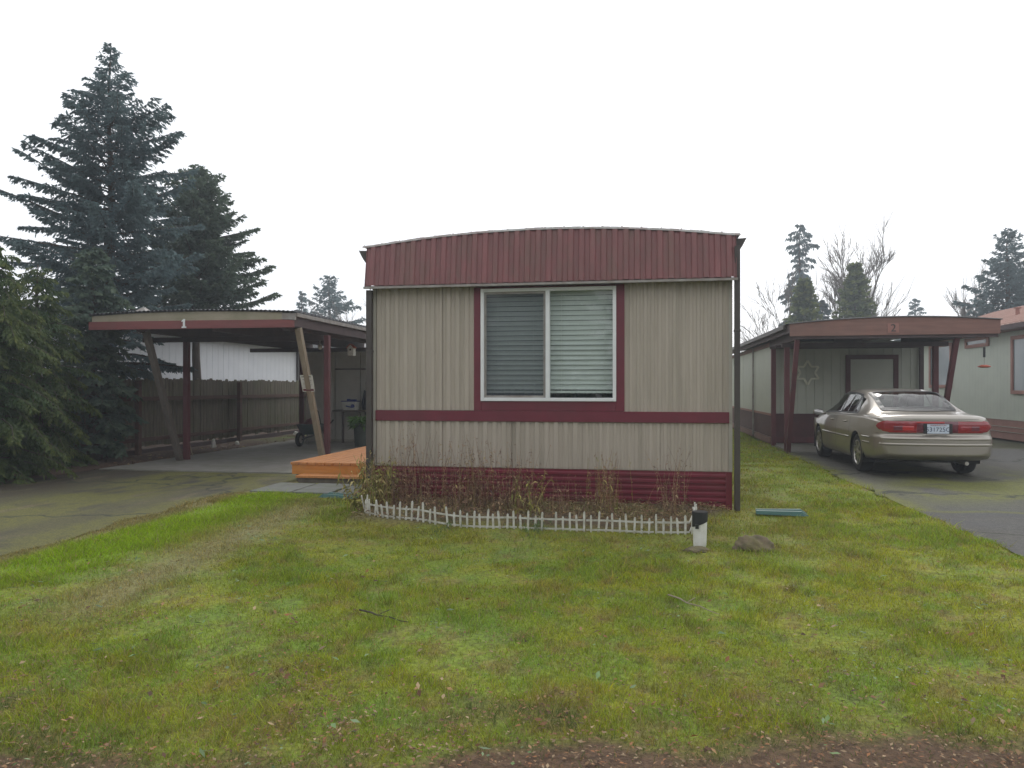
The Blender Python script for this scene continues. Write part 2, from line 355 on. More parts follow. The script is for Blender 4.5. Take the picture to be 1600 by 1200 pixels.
# grass blades: one stuff object
def blades(n, seed, x0, x1, y0, y1, hmul=1.0):
    rg = np.random.RandomState(seed)
    u = rg.rand(n); y = y0*(y1/y0)**u if y0 > 0 else y0+(y1-y0)*u; x = x0+(x1-x0)*rg.rand(n)
    dens = .25+.9*ss(.3, .55, fbm(x, y, 2.2, 101)); keep = rg.rand(n) < dens
    keep &= (x > edge_l(y)-.03+.10*rg.rand(n)*0) & (x < edge_r(y)+.03)
    keep &= rg.rand(n) > dirtmask(x, y)*.93
    keep &= rg.rand(n) > bedmask(x, y)*.85
    keep &= ~((x > -3.45) & (x < 1.1) & (y > 8.98))
    keep &= ~((x > -5.5) & (x < -3.3) & (y > 9.25))
    keep &= rg.rand(n) > drytrack(x, y)*.5
    kx = (x*math.cos(R(9.8))+y*math.sin(R(9.8)))/(-x*math.sin(R(9.8))+y*math.cos(R(9.8)))
    keep &= np.abs(kx) < .80
    x, y = x[keep], y[keep]; n = len(x); r = lambda: rg.rand(n)
    L = lush(x, y); t = np.hypot(x, y)
    clump = ss(.45, .7, fbm(x, y, 3.1, 111))
    h = (.012+.026*r()**2+.06*clump*r()**2.5+.02*L)*hmul*(1+.15*(t > 8))
    w = np.clip(.0010+.00055*t, .0020, .010)*(.7+.6*r())
    az = 2*np.pi*r(); lean = (.3+1.2*r())*h; la = 2*np.pi*r()
    z = lawn_z(x, y)-.004
    wx, wy = np.cos(az)*w/2, np.sin(az)*w/2; lx, ly = np.cos(la)*lean, np.sin(la)*lean
    P = lambda sx, fz, fl, ww: np.stack([x+wx*sx*ww+lx*fl, y+wy*sx*ww+ly*fl, z+h*fz], -1)
    V = np.stack([P(-1, 0, 0, 1), P(1, 0, 0, 1), P(1, .6, .3, .8), P(-1, .6, .3, .8), P(0, 1, 1, 0)], 1).reshape(-1, 3)
    b = np.arange(n)[:, None]*5
    F = np.concatenate([np.concatenate([b+0, b+1, b+2], 1), np.concatenate([b, b+2, b+3], 1), np.concatenate([b+3, b+2, b+4], 1)], 0)
    C = lawn_col(x, y)*1.28
    C = C*(.6+.8*r())[:, None]
    dry = r() < .10+.15*drytrack(x, y)+.18*ss(3.9, 3.0, y); C[dry] = np.array((.33, .27, .13))*(.6+.7*r()[dry])[:, None]
    yl = r() < .16; C[yl] *= np.array((1.25, 1.06, .8))
    C = np.where((dirtmask(x, y) > .4)[:, None] & ~dry[:, None], np.array((.13, .17, .05)), C)
    return V, F, np.repeat(C, 5, 0)
parts_ = [blades(620000, 1, -6, 3.6, 2.3, 9.8), blades(90000, 2, .9, 3.6, 8.5, 30), blades(26000, 3, -5.4, -3.2, 8.5, 9.6)]
V = []; F = []; C = []; o_ = 0
for v, f, c in parts_: V.append(v); F.append(f+o_); C.append(c); o_ += len(v)
M['grass'] = mat('grass_blade', (1, 1, 1), (.9, .9, .9), 3, .6, attr='col', transl=.35, spec=.12)
g_ = npmesh('grass', np.concatenate(V), np.concatenate(F), M['grass'], cols=np.concatenate(C))
struct(g_, 'stuff')
# dead leaves, weed leaves, needles: stuff
def flakes(name, n, seed, cx, cy, size, pal, m, zoff=.02, tilt=.6, aspect=.6):
    rg = np.random.RandomState(seed); n = len(cx); az = rg.rand(n)*2*np.pi; s = size*(.5+rg.rand(n)); z = lawn_z(cx, cy)+zoff*(.3+rg.rand(n))
    u = np.stack([np.cos(az), np.sin(az), (rg.rand(n)-.5)*tilt], -1); v = np.stack([-np.sin(az), np.cos(az), (rg.rand(n)-.5)*tilt], -1)*aspect
    c = np.stack([cx, cy, z], -1); up = np.array((0, 0, 1.))*(s*.35)[:, None]*(rg.rand(n)-.2)[:, None]
    V = np.stack([c-u*s[:, None], c-v*s[:, None]*.8+up, c+u*s[:, None]*1.1, c+v*s[:, None]+up], 1).reshape(-1, 3)
    b = np.arange(n)[:, None]*4; F = np.concatenate([np.concatenate([b, b+1, b+2], 1), np.concatenate([b, b+2, b+3], 1)], 0)
    pal = np.array(pal); C = pal[rg.randint(len(pal), size=n)]*(.6+.8*rg.rand(n))[:, None]
    return struct(npmesh(name, V, F, m, cols=np.repeat(C, 4, 0)), 'stuff')
M['flake'] = mat('dead_leaf', (1, 1, 1), (.85, .85, .85), 20, .8, attr='col', transl=.15)
rg = np.random.RandomState(5)
def scatter(n, x0, x1, y0, y1, w):
    x = x0+(x1-x0)*rg.rand(n); y = y0*(y1/y0)**rg.rand(n); k = rg.rand(n) < w(x, y); return x[k], y[k]
clus = lambda x, y: .02+.35*ss(.52, .66, fbm(x, y, 2.8, 37))*ss(4.6, 3.0, y)+.9*ss(.60, .72, fbm(x, y, 2.7, 121))*ss(5.8, 3.2, y)+.10*ss(4.6, 3.2, y)+dirtmask(x, y)*.9
x, y = scatter(42000, -4.6, 3.2, 2.3, 7.3, clus)
flakes('dead_leaves', 0, 6, x, y, .0085, [(.21, .105, .05), (.15, .075, .035), (.27, .16, .08), (.10, .055, .03), (.25, .11, .045), (.31, .22, .13)], M['flake'], .03)
x, y = scatter(6000, -3.1, 1.1, 7.45, 9.0, lambda x, y: bedmask(x, y)*.8)
flakes('bed_litter', 0, 7, x, y, .022, [(.25, .17, .08), (.19, .10, .06), (.30, .24, .12), (.12, .10, .05)], M['flake'], .05, 1.2, .3)
x, y = scatter(6500, -4.8, 3.2, 2.3, 6.5, lambda x, y: ss(.63, .72, fbm(x, y, 3.3, 171))*ss(6.5, 3.4, y)+.025)
flakes('fallen_leaves', 0, 16, x, y, .014, [(.25, .115, .045), (.17, .08, .035), (.30, .18, .08), (.10, .055, .03), (.32, .23, .13)], M['flake'], .045, 1.1, .6)
x, y = scatter(2600, -4.8, 3.1, 2.4, 7.4, lambda x, y: ss(.64, .70, fbm(x, y, 4.2, 181)))
flakes('weed_leaves', 0, 17, x, y, .020, [(.16, .25, .10), (.21, .29, .15), (.12, .19, .06)], M['flake'], .05, .9, .45)
x, y = scatter(9000, -4.6, 3.0, 2.3, 7.6, lambda x, y: ss(.62, .75, fbm(x, y, 1.9, 131))*.9)
flakes('clover_leaves', 0, 8, x, y, .008, [(.15, .22, .10), (.20, .27, .14), (.11, .17, .06)], M['flake'], .035, .5, .9)
x, y = scatter(3500, -9.6, -5.0, 6, 14.5, lambda x, y: .03+.7*ss(-8.3, -9.4, x)+.15*ss(.55, .7, fbm(x, y, 2, 141)))
flakes('drive_litter', 0, 9, x, y, .02, [(.16, .10, .055), (.22, .17, .09), (.10, .07, .045)], M['flake'], .02, .5, .4)
x = -10.35+1.0*rg.rand(3800)**1.5; y = 12+12*rg.rand(3800); fl = flakes('fence_foot_litter', 0, 10, x, y, .035, [(.20, .11, .06), (.14, .08, .05), (.26, .2, .09)], M['flake'], .05, .8, .5)
# planting strip soil between slab and fence
def strip_col(x, y):
    f = fbm(x, y, 2, 151); c = lerp((.085, .05, .035), (.12, .075, .045), f); return lerp(c, (.12, .16, .03), ss(17, 20, y)*ss(.35, .5, f)*ss(-10.6, -10.1, x))
struct(gridmesh('side_strip', np.arange(-18, -9.3, .15), np.arange(1.2, 32, .15), lambda x, y: .01+.06*fbm(x, y, 1.5, 152)*ss(-9.35, -9.8, x), strip_col, M['lawn']))
# twigs on the lawn
for (x0, y0, x1, y1, lb) in ((.19, 5.13, .5, 4.72, 'pale thin twig lying on the lawn below the picket fence'), (-1.75, 4.45, -1.35, 4.25, 'thin dark twig lying on the left lawn')):
    t = MB(); pts = [(x0+(x1-x0)*k/5+.012*math.sin(k*2.2), y0+(y1-y0)*k/5, .045+.008*math.sin(k*3)) for k in range(6)]
    t.tube(pts, [.006, .006, .005, .004, .003, .002], 5); t.tube([pts[2], (pts[2][0]+.06, pts[2][1]+.07, .06)], .003, 4)
    tag(origin(t.build('twig', M['raw_wood'] if 'pale' in lb else M['bark']), (x0, y0, .04)), lb, 'twig')

# ------------------------------------------------------------ main mobile home
HX0, HX1, HY, HB = -3.357, 1.067, 9.03, 27.0
arc = lambda x: 3.238+.152*max(0, 1-((x+1.16)/2.25)**2)
home = thing('mobile_home', 'tan ribbed mobile home with maroon band, arched maroon cap and one wide white window', 'mobile home', (-1.145, HY, 0))
mb = MB()      # ribbed front wall panels around the window opening
def panel(x0, x1, z0, z1, per):
    corrug(mb, x0, x1, z0, z1, HY, per, .019 if per > .1 else .011, .35)
WX0, WX1, WZ0, WZ1 = -1.949, -.279, 1.286, 2.68
for x0, x1 in ((HX0, -2.446), (-2.442, -2.0)): panel(x0, x1, 1.17, 2.74, .118)
for x0, x1 in ((-.24, .46), (.464, HX1)): panel(x0, x1, 1.16, 2.74, .085)
for x0, x1 in ((HX0, -2.446), (-2.442, -1.56), (-1.556, -.69)): panel(x0, x1, .462, 1.05, .118)
for x0, x1 in ((-.686, .246), (.25, .787), (.791, HX1)): panel(x0, x1, .462, 1.05, .085)
mb.box(HX0, WX0-.01, HY+.012, HY+.06, .1, 3.1).box(WX1+.01, HX1, HY+.012, HY+.06, .1, 3.1)
mb.box(WX0-.01, WX1+.01, HY+.012, HY+.06, .1, WZ0-.01).box(WX0-.01, WX1+.01, HY+.012, HY+.06, WZ1+.01, 3.1)
mb.build('front_wall', M['siding'], home)
sw = MB(); sw.box(HX0, HX0+.05, HY+.062, HB, .3, 3.1); sw.box(HX1-.05, HX1, HY+.062, HB, .3, 3.1); sw.box(HX0+.052, HX1-.052, HB-.05, HB, .3, 3.1)
sw.build('side_wall', M['siding'], home)
MB().box(HX0+.06, HX1-.06, HY+.08, HB-.06, .44, .46).box(HX0+.06, HX1-.06, 11.5, 11.55, .47, 3.05).box(HX0+.06, HX1-.06, HY+.08, HB-.06, 3.02, 3.05).build('interior', M['dark_in'], home)
MB().box(HX0-.012, HX0+.035, HY-.018, HY+.06, .46, 2.72).build('corner_trim', M['trim_light'], home)
MB().box(HX1-.03, HX1+.008, HY-.018, HY+.06, .46, 2.72).build('corner_trim', M['trim_light'], home)
mb = MB().box(-3.323, 1.038, HY-.034, HY-.008, 1.034, 1.164); mb.build('belt_trim', M['red'], home, bevel=.003)
mb = MB(); mb.box(-2.037, WX0+.004, HY-.030, HY+.01, 1.167, 2.70).box(WX1-.004, -.181, HY-.030, HY+.01, 1.167, 2.70)
mb.box(WX0+.006, WX1-.006, HY-.028, HY+.01, 1.167, WZ0+.002).box(WX0+.006, WX1-.006, HY-.028, HY+.01, WZ1-.004, 2.70)
mb.build('window_surround', M['red'], home, bevel=.003)
# window
fr = MB(); y0, y1 = HY-.048, HY+.03; w = .042
fr.box(WX0, WX0+w, y0, y1, WZ0, WZ1).box(WX1-w, WX1, y0, y1, WZ0, WZ1).box(WX0+w, WX1-w, y0, y1, WZ0, WZ0+w).box(WX0+w, WX1-w, y0, y1, WZ1-w, WZ1)
win = fr.build('window', M['white'], home, bevel=.004)
MB().box(-1.135, -1.085, y0-.004, y1, WZ0+w, WZ1-w).build('mullion', M['white'], win, off=tuple(-v for v in home['_w']), bevel=.003)
sf = MB(); a0, a1, b0, b1 = WX0+w, -1.137, WZ0+w, WZ1-w; u = .028
sf.box(a0, a0+u, y0+.022, y0+.04, b0, b1).box(a1-u, a1, y0+.022, y0+.04, b0, b1).box(a0+u, a1-u, y0+.022, y0+.04, b0, b0+u).box(a0+u, a1-u, y0+.022, y0+.04, b1-u, b1)
sf.build('screen_frame', M['grey_trim'], win, off=tuple(-v for v in home['_w']))
M['glass'] = glass_mat('window_glass', (.86, .93, .90))
m = bpy.data.materials.new('insect_screen'); m.use_nodes = True; n = m.node_tree.nodes; l = m.node_tree.links
n['Principled BSDF'].inputs['Base Color'].default_value = (.07, .085, .105, 1); n['Principled BSDF'].inputs['Roughness'].default_value = .7
tr = n.new('ShaderNodeBsdfTransparent'); ms = n.new('ShaderNodeMixShader'); ms.inputs[0].default_value = .42
l.new(tr.outputs[0], ms.inputs[1]); l.new(n['Principled BSDF'].outputs[0], ms.inputs[2]); l.new(ms.outputs[0], n['Material Output'].inputs[0])
offh = tuple(-v for v in home['_w'])
MB().grid([[(a0+u, y0+.03, b0+u), (a1-u, y0+.03, b0+u)], [(a0+u, y0+.03, b1-u), (a1-u, y0+.03, b1-u)]]).build('insect_screen', m, win, off=offh)
for q0, q1 in ((a0, a1), (-1.083, WX1-w)):
    MB().grid([[(q0, HY+.005, b0), (q1, HY+.005, b0)], [(q0, HY+.005, b1), (q1, HY+.005, b1)]]).build('glass_pane', M['glass'], win, off=offh)
bl = MB(); z = 1.43; k = 0; rr = random.Random(3)
while z < b1+.02:
    t = rr.uniform(-.003, .003); q = HY+.075
    for q0, q1 in ((a0-.01, -1.12), (-1.10, WX1-w+.01)):
        tl = .004+rr.uniform(0, .007)*(1 if z < 2.0 else .2)
        bl.grid([[(q0, q-tl, z), (q1, q-tl, z+t)], [(q0, q+.004, z+.03), (q1, q+.004, z+.03+t)], [(q0, q+.006, z+.0565), (q1, q+.006, z+.0565+t)]])
    z += .061; k += 1
bl.box(a0-.01, -1.12, HY+.06, HY+.09, 1.385, 1.415).box(-1.10, WX1-w+.01, HY+.06, HY+.09, 1.385, 1.415)
for cx in (-1.75, -1.3, -.95, -.42): bl.tube([(cx, HY+.058, 1.40), (cx, HY+.058, b1)], .002, 4)
bl.build('blind', M['blind'], win, off=offh)
M['curtain'] = mat('grey_brown_curtain', (.22, .20, .17), (.10, .12, .14), 4, .9, stretch=(9, 1, .2))
corr = MB(); corrug(corr, WX0, WX1, .9, 1.6, HY+.30, .13, .03); corr.build('curtain', M['curtain'], win, off=offh)
# arched, leaning mansard cap
mb = MB(); corrug(mb, -3.41, 1.10, 2.735, 0, 8.872, .132, .022, .4, ztop=lambda x: arc(x)-.012, ytop=8.955)
mb.build('mansard', M['mansard'], home)
mb = MB()
for x, s in ((-3.412, -1), (1.102, 1)):
    zt = arc(x); mb.add([(x, 8.858, 2.715), (x, 9.09, 2.715), (x, 9.09, zt-.01), (x, 8.945, zt-.005), (x+s*.006, 8.858, 2.715), (x+s*.006, 9.09, 2.715), (x+s*.006, 9.09, zt-.01), (x+s*.006, 8.945, zt-.005)],
    [(0, 1, 2, 3), (4, 7, 6, 5), (0, 3, 7, 4), (1, 5, 6, 2), (0, 4, 5, 1), (3, 2, 6, 7)])
mb.box(-3.41, 1.10, 8.875, HY-.012, 2.722, 2.732)
mb.build('mansard_end', M['mansard'], home)
MB().box(-3.425, 1.115, 8.842, 8.862, 2.694, 2.722).build('drip_edge', M['grey_trim'], home)
rows = []
xs = [-3.47+4.63*k/40 for k in range(41)]
mb = MB(); mb.grid([[(x, 8.93, arc(x)+.004) for x in xs], [(x, HB, arc(x)+.004) for x in xs]])
mb.grid([[(x, 8.93, arc(x)-.012) for x in xs], [(x, 8.93, arc(x)+.004) for x in xs]])
mb.build('roof', M['roof_white'], home)
mb = MB(); r3 = random.Random(9)
for i in range(40):
    x0, x1 = xs[i], xs[i+1]-.004; h = .012+r3.uniform(0, .006)
    mb.add([(x0, 8.938, arc(x0)+.005), (x1, 8.938, arc(x1)+.005), (x1, 8.938, arc(x1)+h), (x0, 8.938, arc(x0)+h), (x0, 8.985, arc(x0)+.005), (x1, 8.985, arc(x1)+.005), (x1, 8.985, arc(x1)+h), (x0, 8.985, arc(x0)+h)],
           [(0, 1, 2, 3), (3, 2, 6, 7), (4, 7, 6, 5), (0, 3, 7, 4), (1, 5, 6, 2)])
    if i % 2 == 0: mb.lathe([(.009, 0), (.009, .012), (0, .014)], (x0+.02, 8.95, arc(x0)+.012), n=6)
mb.build('roof_edge', M['roof_white'], home)
# skirting with horizontal ribs, overlapping sheets
mb = MB()
for x0, x1, dy in ((HX0, -1.56, 0), (-1.60, -.68, -.004), (-.72, .35, -.001), (.31, 1.0, -.005)):
    corrug(mb, x0, x1, .0, .455, HY-.004+dy, .072, .016, .35, axis='z')
mb.box(1.0, 1.07, HY-.03, HY+.04, .0, .456)
mb.box(HX0, HX0+.03, HY+.01, HB, 0, .30).box(HX1-.03, HX1, HY+.045, HB, 0, .30)
mb.build('skirting', M['skirt'], home)
for s, xa in ((-1, -3.47), (1, 1.16)):
    gp = [(xa-s*.045, 3.20), (xa-s*.045, 3.06), (xa-s*.012, 3.055), (xa+s*.03, 3.12), (xa+s*.065, 3.19), (xa+s*.078, 3.212), (xa+s*.06, 3.205)]
    MB().prism(gp if s > 0 else gp[::-1], 8.99, HB).build('gutter', M['brown_metal'], home)
MB().box(-3.425, -3.352, 8.93, 9.0, .30, 2.69).box(-3.43, -3.347, 8.925, 9.005, 1.9, 1.93).build('downspout', M['brown_metal'], home, bevel=.004)
MB().box(1.088, 1.150, 8.90, 8.965, .02, 3.10).box(1.083, 1.155, 8.895, 8.97, 2.1, 2.13).build('downspout', M['brown_metal'], home, bevel=.004)

# ------------------------------------------------------------ left carport
cp = thing('carport', 'flat-roofed carport with beige and maroon front board and house number 1', 'carport', (-7.9, 12.2, 0))
CX0, CX1, CY0, CY1 = -9.85, -5.93, 12.0, 19.3
ctop = lambda x: 2.83-.05*((x+8.0)/1.95)**2
mb = MB(); n_ = 48; per = (CX1-CX0+.1)/n_
rows = [[], []]
for i in range(n_*2+1):
    x = CX0-.05+i*per/2; z = ctop(x)+(.018 if i % 2 else 0)
    rows[0].append((x, CY0-.05, z)); rows[1].append((x, CY1, z-.02))
mb.grid(rows); mb.grid([[(x, y, z-.02) for x, y, z in r] for r in rows[::-1]])
k = 0; y = CY0                # rib ends seen along the right eave
while y < CY1: mb.box(CX1+.012, CX1+.06, y, y+.07, 2.765, 2.80); y += .16
mb.build('roof', M['under'], cp)
fp = [(CX0, 2.655), (CX1-.2, 2.625), (CX1-.2, ctop(CX1-.2)-.02), (-7, ctop(-7)-.02), (-8, ctop(-8)-.02), (-9, ctop(-9)-.02), (CX0, ctop(CX0)-.03)]
MB().prism(fp, CY0-.012, CY0+.02).build('upper_fascia', M['beige'], cp)
MB().prism([(CX0-.05, 2.505), (CX1+.02, 2.50), (CX1+.02, 2.62), (CX1-.2, 2.638), (-8, 2.648), (CX0-.05, 2.65)], CY0-.035, CY0+.015).build('lower_fascia', M['fascia'], cp)
MB().prism([(CX1-.2, 2.643), (CX1+.05, 2.63), (CX1+.05, 2.745), (CX1-.2, 2.757)], CY0-.02, CY0+.02).build('fascia_cap', M['grey_trim'], cp)
MB().box(CX1-.03, CX1+.012, CY0+.03, CY1, 2.52, 2.69).build('side_fascia', M['beam'], cp)
MB().box(CX1+.014, CX1+.065, CY0+.03, CY1, 2.69, 2.755).build('gutter', M['grey_trim'], cp)
mb = MB()
for x in (-8.95, -7.45, -6.12): mb.box(x-.045, x+.045, CY0+.05, CY1-.1, 2.46, 2.70)
mb.box(CX0+.02, CX1-.05, 13.35, 13.45, 2.36, 2.455).box(CX0+.02, CX1-.05, 17.5, 17.6, 2.36, 2.455)
mb.build('beam', M['beam'], cp)
for x, y in ((-8.9, 13.42), (-5.93, 13.42), (-8.87, 18.45)):
    MB().box(x-.05, x+.05, y-.05, y+.05, 0, 2.46).build('post', M['post_red'], cp, bevel=.004)
MB().beam((-8.93, 13.25, 0), (-8.93, 12.22, 2.50), .10, .10).build('brace', M['grey_wood'], cp)
MB().beam((-5.93, 13.25, .02), (-5.93, 12.2, 2.50), .095, .10).build('brace', M['raw_wood'], cp)
nx_, nz_ = -7.985, 2.515
MB().prism([(nx_-.045, nz_), (nx_+.045, nz_), (nx_+.045, nz_+.022), (nx_+.02, nz_+.03), (nx_+.02, nz_+.158), (nx_-.01, nz_+.158), (nx_-.048, nz_+.125), (nx_-.048, nz_+.108), (nx_-.018, nz_+.118), (nx_-.018, nz_+.03), (nx_-.045, nz_+.022)], CY0-.046, CY0-.037).build('house_number', M['white'], cp)
vt = MB(); vt.box(-9.36, -9.14, 12.5, 12.7, 2.78, 2.86).box(-9.40, -9.10, 12.45, 12.75, 2.872, 2.885)
vt.add([(-9.37, 12.48, 2.886), (-9.13, 12.48, 2.886), (-9.13, 12.72, 2.886), (-9.37, 12.72, 2.886), (-9.27, 12.58, 2.97), (-9.23, 12.58, 2.97), (-9.23, 12.62, 2.97), (-9.27, 12.62, 2.97)],
       [(0, 1, 5, 4), (1, 2, 6, 5), (2, 3, 7, 6), (3, 0, 4, 7), (4, 5, 6, 7)])
vt.build('roof_vent', M['grey_trim'], cp)

# sign on the brace
sg = thing('warning_sign', 'small pale rectangular sign with a maroon bottom strip fixed to the leaning brace', 'sign', (-5.93, 12.66, 1.38))
g = lambda x, z: (x, 12.60+(z-1.38)*(-.40)*.9, z)
def tilt(x0, x1, z0, z1, o): return [g(x, z) if False else (x, 12.625-(z-1.38)*.40-o, z) for x, z in ((x0, z0), (x1, z0), (x1, z1), (x0, z1))]
def plate(x0, x1, z0, z1, o): mbp = MB(); f = tilt(x0, x1, z0, z1, o); b_ = [(x, y+.004, z) for x, y, z in f]; mbp.add(f+b_, [(0, 1, 2, 3), (7, 6, 5, 4), (0, 4, 5, 1), (1, 5, 6, 2), (2, 6, 7, 3), (3, 7, 4, 0)]); return mbp
plate(-6.05, -5.81, 1.38, 1.68, 0).build('panel', M['pvc'], sg)
plate(-6.03, -5.83, 1.395, 1.43, .006).build('red_strip', M['red'], sg)
mb = MB()
for z0, z1, a, b in ((1.64, 1.658, -6.02, -5.84),):
    for k in range(8): x = a+(b-a)*k/8; q = plate(x, x+.016, z0, z1, .006); mb.add(q.v, q.f)
for z in (1.60, 1.575, 1.55, 1.525, 1.50, 1.475, 1.45):
    q = plate(-6.01+.01*(z*100 % 2), -5.85-.015*(z*200 % 3), z, z+.006, .006); mb.add(q.v, q.f)
mb.build('lettering', M['grey_wood'], sg)

# storage shed under the carport
sh = thing('storage_shed', 'grey panelled storage shed closing the back of the carport', 'shed', (-7.4, 18.7, 0))
mb = MB(); x = -8.82
for x0, x1 in ((-8.82, -8.02), (-7.98, -7.30), (-7.28, -6.65), (-6.63, -5.95)): mb.box(x0, x1, 18.62, 18.68, .09, 2.44)
mb.box(-8.84, -5.93, 18.69, 22, .05, 2.5)
mb.build('wall', M['shed'], sh)
MB().box(-8.84, -5.93, 18.60, 18.688, 0.02, .088).build('sill', M['trim_light'], sh)
MB().box(-8.75, -8.05, 18.595, 18.618, .1, 1.96).build('door', M['shed'], sh)
MB().box(-7.99, -5.95, 18.585, 18.618, 1.93, 1.965).build('trim', M['grey_wood'], sh)
wb = thing('workbench', 'narrow grey shelf bench against the shed wall', 'bench', (-7.4, 18.3, 0))
MB().box(-7.86, -6.4, 18.1, 18.55, .83, .875).build('top', M['grey_wood'], wb)
MB().box(-7.62, -7.57, 18.15, 18.2, .02, .829).build('leg', M['beam'], wb)
MB().box(-6.5, -6.45, 18.15, 18.2, .02, .829).build('leg', M['beam'], wb)
bx = thing('storage_tub', 'white storage tub with a blue lid and blue tool on the shed bench', 'tub', (-7.4, 18.3, .876))
M['blue'] = mat('blue_plastic', (.03, .05, .25), None, 8, .5)
bx_ = MB(); bx_.add([(-7.58, 18.15, .877), (-7.26, 18.15, .877), (-7.24, 18.14, 1.09), (-7.61, 18.14, 1.09), (-7.58, 18.42, .877), (-7.26, 18.42, .877), (-7.24, 18.43, 1.09), (-7.61, 18.43, 1.09)],
        [(0, 1, 2, 3), (4, 7, 6, 5), (0, 4, 5, 1), (1, 5, 6, 2), (2, 6, 7, 3), (3, 7, 4, 0)])
bx_.build('tub_body', M['pvc'], bx)
MB().box(-7.625, -7.225, 18.12, 18.44, 1.092, 1.112).box(-7.5, -7.44, 18.2, 18.3, 1.113, 1.16).box(-7.4, -7.27, 18.2, 18.3, 1.113, 1.15).build('lid', M['blue'], bx)
MB().beam((-7.5, 18.135, .98), (-7.34, 18.135, .945), .02, .03, (0, 1, 0)).lathe([(0, 0), (.05, 0), (.05, .02), (0, .02)], (-7.31, 18.115, .98), 'y', 14).build('blue_tool', M['blue'], bx)
# hanging jacket and cap by the shed
M['navy'] = mat('navy_cloth', (.012, .014, .028), (.02, .02, .03), 6, .95)
jk = MB(); jk.lathe([(.0, .32), (.07, .30), (.10, .20), (.12, 0), (.14, -.25), (.13, -.42), (.0, -.44)], (-6.93, 18.35, 1.17), n=14)
jk.tube([(-6.93, 18.35, 1.46), (-6.93, 18.35, 1.50)], .05, 8); jk.tube([(-7.03, 18.33, 1.38), (-7.09, 18.3, 1.05), (-7.07, 18.28, .85)], [.05, .045, .04], 8)
tag(origin(jk.build('jacket', M['navy'], smooth=True), (-6.93, 18.35, .8)), 'dark navy jacket hanging in the carport beside the home corner', 'jacket')
cpj = MB(); cpj.lathe([(0, .12), (.06, .11), (.10, .05), (.105, -.02), (.08, -.06), (0, -.07)], (-6.93, 18.34, 1.56), n=14)
tag(origin(cpj.build('cap', M['black'], smooth=True), (-6.93, 18.34, 1.5)), 'black knitted cap above the navy jacket', 'cap')
# planter with fern
pl = thing('planter', 'tall grey-green bin holding a bushy bright green plant beside the deck', 'planter', (-6.6, 17.0, .022))
M['bin'] = mat('grey_green_bin', (.07, .085, .075), None, 6, .6); M['fern'] = mat('fern_leaf', (.12, .25, .03), (.06, .15, .02), 20, .6, transl=.3)
MB().lathe([(.0, .03), (.19, .03), (.22, .55), (.235, .56), (.235, .60), (.2, .6), (.19, .5), (0, .5)], (-6.6, 17.0, 0), n=20).build('bin', M['bin'], pl, smooth=False)
rg = np.random.RandomState(33); V = []; F = []
for i in range(420):
    az = rg.rand()*6.28; rr_ = .22*rg.rand()**.5; p = np.array((-6.6+rr_*math.cos(az), 17+rr_*math.sin(az), .52+rg.rand()*.22))
    d = np.array((math.cos(az), math.sin(az), rg.rand()*1.2-.5)); d /= np.linalg.norm(d); L = .1+.12*rg.rand(); s = np.cross(d, rg.rand(3)-.5); s /= np.linalg.norm(s)
    b = len(V); V += [p, p+d*L*.5+s*.025, p+d*L-np.array((0, 0, .05)), p+d*L*.5-s*.025]; F.append((b, b+1, b+2, b+3))
npmesh('foliage', V, F, M['fern'], pl)
bh = thing('birdhouse', 'little white birdhouse with an orange-red roof hanging under the carport edge', 'birdhouse', (-6.34, 15.65, 2.16))
M['orange'] = mat('orange_red_paint', (.45, .10, .05), None, 8, .6)
mb = MB(); mb.prism([(-6.41, 2.17), (-6.27, 2.17), (-6.27, 2.34), (-6.34, 2.41), (-6.41, 2.34)], 15.58, 15.72); mb.build('house_body', M['pvc'], bh)
MB().beam((-6.43, 15.65, 2.335), (-6.34, 15.65, 2.43), .18, .012, (0, 1, 0)).beam((-6.25, 15.65, 2.335), (-6.34, 15.65, 2.43), .18, .012, (0, 1, 0)).build('roof', M['orange'], bh)
MB().lathe([(0, 0), (.022, 0), (.022, .004), (0, .004)], (-6.34, 15.573, 2.30), 'y', 12).build('entrance', M['black'], bh)
MB().box(-6.343, -6.337, 15.648, 15.652, 2.43, 2.47).build('hook', M['black'], bh)
lt = MB(); lt.tube([(-6.82, 15.06, 2.47), (-6.82, 15.06, 2.40)], .006, 6); lt.lathe([(.02, 0), (.045, -.02), (.05, -.08), (.03, -.12), (0, -.125)], (-6.82, 15.06, 2.40), n=12)
tag(origin(lt.build('lantern', M['pvc'], smooth=True), (-6.82, 15.06, 2.47)), 'tiny white lantern hanging under the carport roof near the leaning brace', 'lantern')

